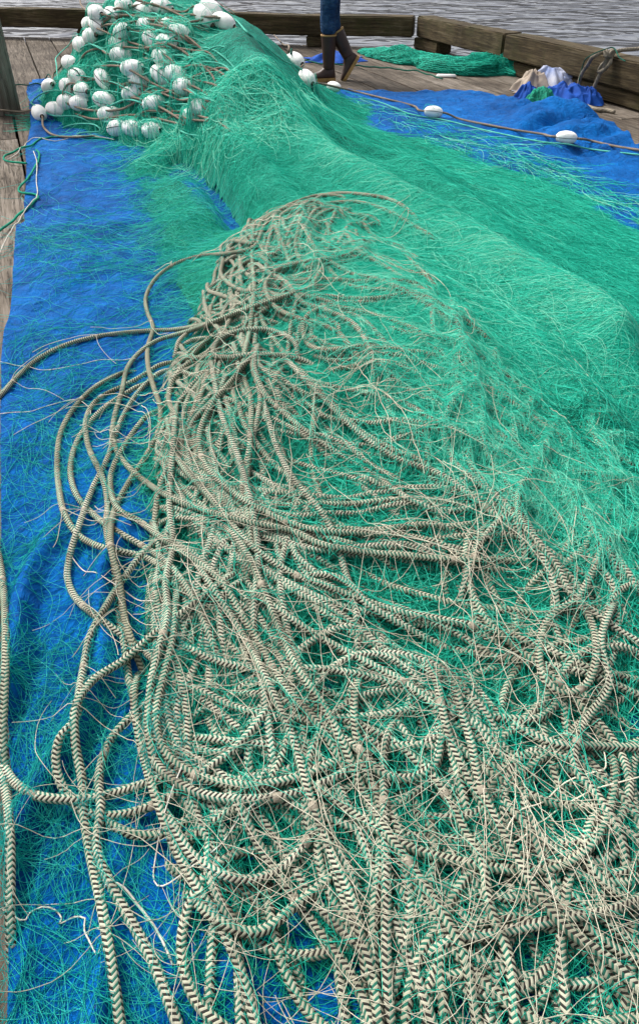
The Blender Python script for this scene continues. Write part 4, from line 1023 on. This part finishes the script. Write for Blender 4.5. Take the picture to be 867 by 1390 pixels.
# ------------------------------------------------------------------ far corner clutter
def blob(name, parent, mat_, c, s, rotz, seed, amp=.3, freq=2.2, sub=5, flat=True):
    bm = bmesh.new(); bmesh.ops.create_icosphere(bm, subdivisions=sub, radius=1)
    from mathutils import noise as mn
    for v_ in bm.verts:
        n = v_.co.normalized(); q = n*freq+Vector((seed*3.1, seed, 0))
        h = 1-abs(mn.noise(q))*amp*1.3+amp*.35*mn.noise(q*2.2)+amp*.10*mn.noise(q*5)
        v_.co = Vector((n.x*h*s[0], n.y*h*s[1], n.z*h*s[2]))
        if flat and v_.co.z < -s[2]*.3: v_.co.z = -s[2]*.3
    o = from_bm(name, bm, mat_, parent, smooth=True)
    o.location = (c[0], c[1], c[2]+s[2]*.3); o.rotation_euler = (0, 0, rotz); return o
def netroll():
    path = [(492,67),(520,74),(545,79),(575,84),(605,92),(640,95),(675,92),(700,95),(716,100)]
    C_ = np.array([up(a, b+4) for a, b in path]); C_ = catmull(C_, .03); n = len(C_)
    u = np.linspace(0, 1, n); hh = np.interp(u, [0, .1, .28, .42, .55, .68, .82, .95, 1], [.03, .05, .11, .08, .09, .11, .15, .12, .03]); wd = hh*1.5+.05
    ns = 26; Tn = np.gradient(C_, axis=0); Tn /= np.linalg.norm(Tn, axis=1)[:, None]; S_ = np.stack([-Tn[:, 1], Tn[:, 0], 0*u], 1)
    a = np.linspace(0, math.pi, ns)[None]; A_ = np.broadcast_to(a, (n, ns)); uu = np.broadcast_to((u*14)[:, None], (n, ns))
    bumpy = 1+.35*(fbm(uu, A_*2+uu*.6, 151, 3)-.45)*2
    V = C_[:, None]+S_[:, None]*(np.cos(a)*wd[:, None]*bumpy)[..., None]+np.array([0, 0, 1.])*(np.sin(a)*hh[:, None]*bumpy*1.25)[..., None]
    i, j = np.meshgrid(np.arange(n-1), np.arange(ns-1), indexing='ij'); i = i.ravel(); j = j.ravel(); Q = np.stack([i*ns+j, i*ns+j+1, (i+1)*ns+j+1, (i+1)*ns+j], 1)
    root = empty('bundled_net', tuple(C_[n//2])); tag(root, 'dark green net rolled into a lumpy bundle along the right kerb', 'fishing net')
    adopt(link('net_roll', mesh_np('net_roll', V.reshape(-1, 3), Q), m_under2), root)
    N_ = 2600; ii = rng.integers(0, n-2, N_); jj = rng.integers(2, ns-2, N_); P = np.zeros((N_, 8, 3)); fi = ii+rng.random(N_); fj = jj+rng.random(N_); dj = rng.normal(0, .45, N_)
    lf = rng.uniform(1.0, 1.12, N_)
    for s_ in range(8):
        a1_ = np.clip(fi, 0, n-2); b1 = np.clip(fj, 0, ns-2); v = V[a1_.astype(int), b1.astype(int)]*(1-(a1_ % 1))[:, None]+V[np.minimum(a1_.astype(int)+1, n-1), b1.astype(int)]*(a1_ % 1)[:, None]
        cc = C_[a1_.astype(int)]; P[:, s_] = cc+(v-cc)*lf[:, None]+rng.normal(0, .002, (N_, 3)); fi = fi+.9; fj = fj+dj
    adopt(link('roll_strands', strands_mesh('roll_strands', P, .0016, rng.random(N_)*.8), m_net), root)['kind'] = 'stuff'
m_under2 = simple('rolled_net', (.008, .30, .20), (.003, .10, .07), 30, .8, .2, .9, .02, 60)
netroll()
m_bcloth = simple('blue_cloth', (.01, .09, .45), (.004, .03, .17), 9, .8, .2, .4, .01, 30)
m_wcloth = simple('pale_cloth', (.52, .52, .56), (.16, .22, .42), 8, .8, .2, .4, .01, 30)
m_gcloth = simple('green_twine_wad', (.02, .38, .24), (.005, .1, .07), 40, .8, .2, .8, .01, 80)
m_kcloth = simple('tan_cloth', (.42, .35, .27), (.25, .2, .17), 10, .8, .2, .4, .01, 30)
c = up(450, 78); b0 = blob('blue_cloth', None, m_bcloth, c, (.26, .14, .12), .1, 3, .35); tag(b0, 'crumpled blue cloth dropped on the boards behind the boots', 'cloth')
rb = empty('rag_bundle', tuple(up(752, 135))); tag(rb, 'bundle of pale and blue rags with green twine leaning on the right kerb', 'rags')
def cloth(name, par, m, c, w_, d_, h_, rz, seed, k=2.0):
    n = 90; U, V2 = np.meshgrid(np.linspace(-1, 1, n), np.linspace(-1, 1, n)); rr_ = np.minimum(1, (np.abs(U)**2.6+np.abs(V2)**2.6)**(1/2.6))
    wx = U+.35*(fbm(U*2+seed, V2*2, 161+seed, 2)-.4); wy = V2+.35*(fbm(U*2, V2*2+seed, 171+seed, 2)-.4)
    ridge = 1-np.abs(np.sin(wx*k*2.1+wy*1.3*k+seed)); r2_ = 1-2*np.abs(fbm(wx*k*1.3+seed, wy*k*.7, 181+seed, 2)-.38)
    z = h_*(1-rr_**2.2)*(.55+.25*ridge+.35*r2_)+.012*r2_*(1-rr_)
    ed = 1+.16*np.sin(np.arctan2(V2, U)*5+seed)+.08*np.sin(np.arctan2(V2, U)*11+seed*2)
    P = np.stack([U*w_*ed, V2*d_*ed, np.maximum(z, .002)], -1).reshape(-1, 3)
    i, j = np.meshgrid(np.arange(n-1), np.arange(n-1), indexing='ij'); i = i.ravel(); j = j.ravel()
    o = link(name, mesh_np(name, P, np.stack([i*n+j, i*n+j+1, (i+1)*n+j+1, (i+1)*n+j], 1)), m); o.location = tuple(c); o.rotation_euler = (0, 0, rz)
    so = o.modifiers.new('s', 'SOLIDIFY'); so.thickness = .004
    if par is not None: adopt(o, par)
    return o
bpy.data.objects.remove(b0)
b0 = cloth('blue_cloth', None, m_bcloth, (*up(455, 82)[:2], .003), .30, .2, .08, .1, 3); tag(b0, 'crumpled blue cloth dropped on the boards behind the boots', 'cloth')
def bl(n_, m_, px, py, z, w_, d_, h_, rz, sd_, k=2.0): cloth(n_, rb, m_, (*up(px, py, z)[:2], z+.003), w_, d_, h_, rz, sd_, k)
bl('pale_rag', m_wcloth, 744, 122, .0, .24, .19, .21, -.5, 1, 1.7)
bl('tan_rag', m_kcloth, 722, 124, .0, .18, .15, .17, -.3, 5, 2.6)
bl('blue_rag', m_bcloth, 768, 138, .0, .27, .19, .14, -.5, 2, 3.4)
bl('blue_rag_end', m_bcloth, 797, 140, .0, .12, .11, .12, -.5, 8, 2.6)
bl('blue_rag_edge', m_bcloth, 714, 133, .0, .10, .09, .12, -.5, 9)
bl('white_rag', m_wcloth, 772, 124, .0, .19, .13, .15, -.4, 6, 1.8)
bl('twine_wad', m_gcloth, 733, 139, .0, .13, .09, .11, -.4, 7, 5)
p = up(605, 105); bm = bmesh.new(); bmesh.ops.create_cube(bm, size=1); bmesh.ops.scale(bm, vec=(.20, .07, .025), verts=bm.verts)
bmesh.ops.bevel(bm, geom=bm.edges[:], offset=.008, segments=3, affect='EDGES')
o = from_bm('foam_strip', bm, m_float, smooth=True); o.location = (p[0], p[1], .014); o.rotation_euler = (0, 0, -.12); tag(o, 'flat white foam strip on the boards below the rolled net', 'foam piece')
# mooring rope on the rail
n23 = np.array([n2[0], n2[1], 0]); fp = np.array([*(CORN+n2*.0), 0])-n23*.004
face = lambda a, b, o_=.014: plane_hit(a, b, fp-n23*o_, n23)
topz = RZ+.01+RH+.012
k0 = up(826, 72, topz+.02)
def rl(P, r, m, nm, lab, cat='rope', grp=None):
    o = link(nm, tube(nm, catmull(np.array(P), .01), r, 10), m); tag(o, lab, cat, grp) if lab else None; return o
rootr = rl([face(784, 116), face(789, 100), face(797, 88), up(806, 76, topz), up(818, 71, topz+.02), k0, k0+[.03, .01, .02], face(824, 82, .02), face(812, 104), face(803, 125), face(798, 137, .02), up(800, 146, .015), up(812, 149, .015), up(824, 150, .015), up(833, 152, .015)], .017, m_manila, 'mooring_rope', 'beige twisted mooring rope hung over the right kerb with its end on the boards')
def ch(P, r, m, nm): o = rl(P, r, m, nm, None); adopt(o, rootr); return o
ch([k0, face(822, 82, .03), face(815, 90, .03), face(812, 97, .03), face(819, 95, .03), face(827, 86, .03), up(829, 75, topz)], .016, m_manila, 'hanging_loop')
ch([k0, k0+np.array([.15, .1, .01]), up(867, 66, topz+.03), up(900, 60, topz+.06)+0, up(960, 50, topz+.12)], .016, m_manila, 'standing_part')
kn = [k0+np.array([.035*math.cos(a), .03*math.sin(a*1.0), .022*math.sin(a*2.3)]) for a in np.linspace(0, 14, 26)]; ch(kn, .015, m_manila, 'knot')
rl([face(785, 110, .03), face(790, 90, .03), up(800, 76, topz+.012), up(815, 69, topz+.04), k0+np.array([.02, 0, .04]), up(840, 78, topz+.01), up(848, 83, topz)], .005, m_dgreen, 'green_line', 'thin dark green line wrapped with the mooring rope on the kerb')

# ------------------------------------------------------------------ person
def skin_obj(name, verts, edges, radii, m, parent, sub=2, root=0):
    me = bpy.data.meshes.new(name); me.from_pydata([tuple(v_) for v_ in verts], edges, []); o = link(name, me, m, parent)
    sk = o.modifiers.new('skin', 'SKIN'); sk.use_smooth_shade = True
    ly = me.skin_vertices[0] if me.skin_vertices else None
    if ly is None:
        bpy.context.view_layer.objects.active = o; ly = me.skin_vertices.new().data if hasattr(me.skin_vertices, 'new') else me.skin_vertices[0]
    for i, r in enumerate(radii): ly.data[i].radius = (r, r) if not isinstance(r, tuple) else r
    ly.data[root].use_root = True
    ss = o.modifiers.new('sub', 'SUBSURF'); ss.levels = sub; ss.render_levels = sub
    return o
m_skin = simple('skin', (.50, .30, .22), (.40, .23, .17), 20, .5, .4, 0)
def denim():
    m, t, b = mat('dark_denim', .9, .1); v = objc(t); n = noise(t, v, 7, 6, .7)
    t.links.new(ramp(t, n, [(.35, (.010, .026, .065)), (.5, (.022, .06, .135)), (.68, (.07, .14, .25))]), b.inputs['Base Color']); bump(t, b, noise(t, mapping(t, v, (6, 6, 22)), 2.2, 5, .6, 1), 1, .03); return m
m_denim = denim(); m_boot = simple('brown_rubber', (.055, .026, .018), (.03, .014, .010), 12, .42, .4, .4, .01, 25)
m_sole = simple('tan_sole', (.42, .25, .09), (.28, .16, .06), 20, .6, .3, .3, .004, 60)
m_shirt = simple('grey_jacket', (.09, .10, .11), (.05, .055, .06), 9, .9, .1, .4, .01, 30); m_hair = simple('brown_hair', (.05, .03, .02), None, 60, .7, .3, .8, .01, 120)
foot = up(446, 110); fx, fy = foot[0], foot[1]
pr = empty('person', (fx, fy, 0)); tag(pr, 'person in rolled dark blue jeans and tall brown rubber boots walking left on the dock', 'person')
# local frame: x as world x, walking to -x and slightly away
hip = Vector((.02, .02, .93)); 
kn1 = Vector((-.015, .0, .50)); an1 = Vector((.0, .0, .09)); kn2 = Vector((.035, .06, .48)); an2 = Vector((.20, .06, .20))
V_ = [hip, hip+Vector((-.0, -.09, -.03)), kn1, an1+Vector((0, 0, .02)), hip+Vector((.0, .10, -.03)), kn2, an2, hip+Vector((-.01, 0, .18)), hip+Vector((-.02, 0, .40)), hip+Vector((-.03, 0, .50)), hip+Vector((-.05, 0, .585)), hip+Vector((-.07, 0, .68)),
      hip+Vector((-.03, -.17, .46)), hip+Vector((.03, -.22, .20)), hip+Vector((-.08, -.22, -.03)), hip+Vector((-.03, .17, .46)), hip+Vector((-.05, .22, .20)), hip+Vector((-.20, .20, .02))]
E_ = [(0, 1), (1, 2), (2, 3), (0, 4), (4, 5), (5, 6), (0, 7), (7, 8), (8, 9), (9, 10), (10, 11), (9, 12), (12, 13), (13, 14), (9, 15), (15, 16), (16, 17)]
R_ = [.12, .085, .055, .04, .085, .055, .04, .11, .12, .08, .05, .085, .05, .038, .028, .05, .038, .028]
body = skin_obj('body', V_, E_, R_, m_skin, pr)
jv = [hip, hip+Vector((0, -.09, -.06)), kn1+Vector((.01, 0, .10)), kn1+Vector((.0, 0, .0)), kn1+Vector((.012, -.002, -.06)), kn1+Vector((.012, 0, -.105)), hip+Vector((0, .10, -.06)), kn2+Vector((-.01, 0, .10)), kn2, kn2+Vector((.035, 0, -.075)), hip+Vector((0, 0, .08))]
skin_obj('jeans', jv, [(0, 1), (1, 2), (2, 3), (3, 4), (4, 5), (0, 6), (6, 7), (7, 8), (8, 9), (0, 10)], [.14, .112, .088, .080, .086, .072, .112, .086, .078, .072, .135], m_denim, pr)
h_ = hip; skin_obj('jacket', [h_+Vector((0, 0, .03)), h_+Vector((-.01, 0, .2)), h_+Vector((-.02, 0, .40)), h_+Vector((-.03, 0, .50)), h_+Vector((-.03, -.19, .46)), h_+Vector((.03, -.23, .20)), h_+Vector((-.06, -.22, .0)), h_+Vector((-.03, .19, .46)), h_+Vector((-.05, .23, .20)), h_+Vector((-.17, .21, .04))],
  [(0, 1), (1, 2), (2, 3), (3, 4), (4, 5), (5, 6), (3, 7), (7, 8), (8, 9)], [.145, .135, .15, .09, .07, .06, .045, .07, .06, .045], m_shirt, pr)
def head():
    bm = bmesh.new(); bmesh.ops.create_uvsphere(bm, u_segments=32, v_segments=24, radius=1)
    for v_ in bm.verts:
        x, y, z = v_.co; s_ = 1-.25*max(0, -z)**1.5; nx = 0
        if x < -.6: nx = -.25*math.exp(-((y/.14)**2+((z+.05)/.22)**2)); nx += .06*math.exp(-(((abs(y)-.36)/.16)**2+((z-.1)/.12)**2))-.05*math.exp(-((y/.3)**2+((z+.42)/.08)**2))
        v_.co = ((x+nx)*.095*s_-(.008 if z < -.3 else 0), y*.075*s_, z*.12)
    o = from_bm('head', bm, m_skin, pr, smooth=True); o.location = tuple(hip+Vector((-.09, 0, .76)))
    for sy in (-1, 1):
        bm = bmesh.new(); bmesh.ops.create_uvsphere(bm, u_segments=12, v_segments=8, radius=1); bmesh.ops.scale(bm, vec=(.02, .009, .032), verts=bm.verts)
        e = from_bm('ear', bm, m_skin, o, smooth=True); e.location = (.01, sy*.076, -.005)
        bm = bmesh.new(); bmesh.ops.create_uvsphere(bm, u_segments=12, v_segments=8, radius=.012); e = from_bm('eye', bm, m_black, o, smooth=True); e.location = (-.082, sy*.028, .012)
    bm = bmesh.new(); bmesh.ops.create_icosphere(bm, subdivisions=4, radius=1)
    bmesh.ops.delete(bm, geom=[v_ for v_ in bm.verts if (v_.co.x < -.45 and v_.co.z < .35) or v_.co.z < -.45], context='VERTS')
    for v_ in bm.verts: v_.co = (v_.co.x*.106+.006, v_.co.y*.088, v_.co.z*.13+.008)
    from_bm('hair', bm, m_hair, o, smooth=True)
head()
def hand(w_, sgn):
    c = Vector(w_); vs = [c, c+Vector((-.01, 0, -.05))]; es_ = [(0, 1)]; rs = [.026, .032]
    for f, (dx, L) in enumerate(((-.03, .075), (-.01, .085), (.01, .08), (.028, .062))):
        b = len(vs); vs += [c+Vector((dx, 0, -.085)), c+Vector((dx-.006, sgn*.008, -.085-L*.5)), c+Vector((dx-.008, sgn*.022, -.085-L*.9))]; es_ += [(1, b), (b, b+1), (b+1, b+2)]; rs += [.0105, .0092, .0078]
    b = len(vs); vs += [c+Vector((-.04, sgn*.012, -.05)), c+Vector((-.055, sgn*.02, -.085))]; es_ += [(0, b), (b, b+1)]; rs += [.012, .009]
    skin_obj('hand', vs, es_, rs, m_skin, pr)
hand(hip+Vector((-.085, -.22, -.05)), 1); hand(hip+Vector((-.21, .20, .0)), -1)
def boot(top, ank, toe_dir, sole_n, length, name='boot'):
    """shaft loft from top to ankle, then a foot along toe_dir; all in person space"""
    top = Vector(top); ank = Vector(ank); td = Vector(toe_dir).normalized(); sn = Vector(sole_n).normalized(); side = td.cross(sn).normalized()
    rings = []; ns = 20
    axis = (ank-top)
    for k_ in range(7):
        u = k_/6; c = top+axis*u*.93; r = .070-.018*u+.004*math.sin(u*19)
        fr = td-axis.normalized()*td.dot(axis.normalized()); fr.normalize(); s2 = axis.normalized().cross(fr)
        rings.append([c+fr*r*1.08*math.cos(a)+s2*r*.92*math.sin(a) for a in [2*math.pi*j/ns for j in range(ns)]])
    # foot : rings sweep from heel/ankle plane forwards
    base = ank-sn*(-.0)
    hz = .075
    prof = [(.10, .052, .090, -.01), (.10, .05, .070, .03), (.055, .047, .055, .09), (.045, .050, .045, .145), (.035, .048, .035, .185), (.018, .034, .022, .215), (.006, .012, .012, .228)]
    for back, wd_, hh_, fwd in prof[1:]:
        c = ank+td*fwd-sn*(.078-hh_*.62)
        rings.append([c+sn*hh_*.85*math.cos(a)*1.0+side*wd_*-math.sin(a) for a in [2*math.pi*j/ns for j in range(ns)]])
    bm = bmesh.new(); vr = [[bm.verts.new(p_) for p_ in r_] for r_ in rings[:7]]
    for i in range(len(vr)-1):
        for j in range(ns): bm.faces.new((vr[i][j], vr[i][(j+1) % ns], vr[i+1][(j+1) % ns], vr[i+1][j]))
    # foot as separate closed hull in the same mesh
    pts = []
    for (fwd, wd_, top_) in ((-.062, .018, .03), (-.055, .034, .075), (-.03, .041, .10), (.01, .043, .10), (.05, .041, .078), (.09, .044, .05), (.135, .048, .035), (.17, .046, .022), (.195, .034, .012), (.207, .016, .004)):
        ring = []
        for j in range(ns):
            a = 2*math.pi*j/ns; zc = math.cos(a); h__ = (top_ if zc > 0 else .030)
            ring.append(bm.verts.new(ank+td*fwd*length/.27+sn*(-.045+zc*(h__ if zc > 0 else .028)+.0)+side*wd_*math.sin(a)))
        pts.append(ring)
    for i in range(len(pts)-1):
        for j in range(ns): bm.faces.new((pts[i][j], pts[i][(j+1) % ns], pts[i+1][(j+1) % ns], pts[i+1][j]))
    bm.faces.new(pts[0]); bm.faces.new(pts[-1]); bmesh.ops.recalc_face_normals(bm, faces=bm.faces)
    o = from_bm(name, bm, m_boot, pr, smooth=True)
    # sole
    bm = bmesh.new(); ol = [(-.068, .0), (-.062, .026), (-.04, .041), (0, .042), (.04, .038), (.08, .043), (.13, .052), (.17, .05), (.20, .034), (.213, .0)]; ol = ol+[(a, -b) for a, b in ol[-2:0:-1]]
    vt = [[bm.verts.new(ank+td*a*length/.27+side*b+sn*z) for a, b in ol] for z in (-.058, -.0755, -.0895)]
    for q in (0, 1):
        for i in range(len(ol)): f = bm.faces.new((vt[q][i], vt[q][(i+1) % len(ol)], vt[q+1][(i+1) % len(ol)], vt[q+1][i]))
    bm.faces.new(vt[0]); bm.faces.new(vt[2][::-1]); bmesh.ops.recalc_face_normals(bm, faces=bm.faces)
    s_ = from_bm('sole', bm, [m_sole, m_boot], o)
    for f in s_.data.polygons:
        if f.index >= len(ol): f.material_index = 0
    # tan band at the top
    fr = td-axis.normalized()*td.dot(axis.normalized()); fr.normalize(); s2 = axis.normalized().cross(fr); bm = bmesh.new(); vr = []
    for c_, r_ in ((-.004, .066), (-.004, .0735), (.012, .073), (.012, .066)):
        c = top+axis.normalized()*c_; vr.append([bm.verts.new(c+fr*r_*1.08*math.cos(a)+s2*r_*.94*math.sin(a)) for a in [2*math.pi*j/ns for j in range(ns)]])
    for i in range(4):
        for j in range(ns): bm.faces.new((vr[i][j], vr[i][(j+1) % ns], vr[(i+1) % 4][(j+1) % ns], vr[(i+1) % 4][j]))
    bmesh.ops.recalc_face_normals(bm, faces=bm.faces); from_bm('top_band', bm, m_sole, o, smooth=True)
boot(kn1+Vector((.012, 0, -.10)), an1+Vector((0, 0, .0)), (-1, -.25, 0), (0, 0, 1), .28)
td2 = Vector((-.55, -.1, -.83)); sn2 = Vector((-.83, 0, .55)); boot(kn2+Vector((.035, 0, -.06)), an2, td2, sn2, .27)
pr.rotation_euler = (0, 0, 0)
print('objects', len(bpy.data.objects), 'verts', sum(len(m_.vertices) for m_ in bpy.data.meshes))
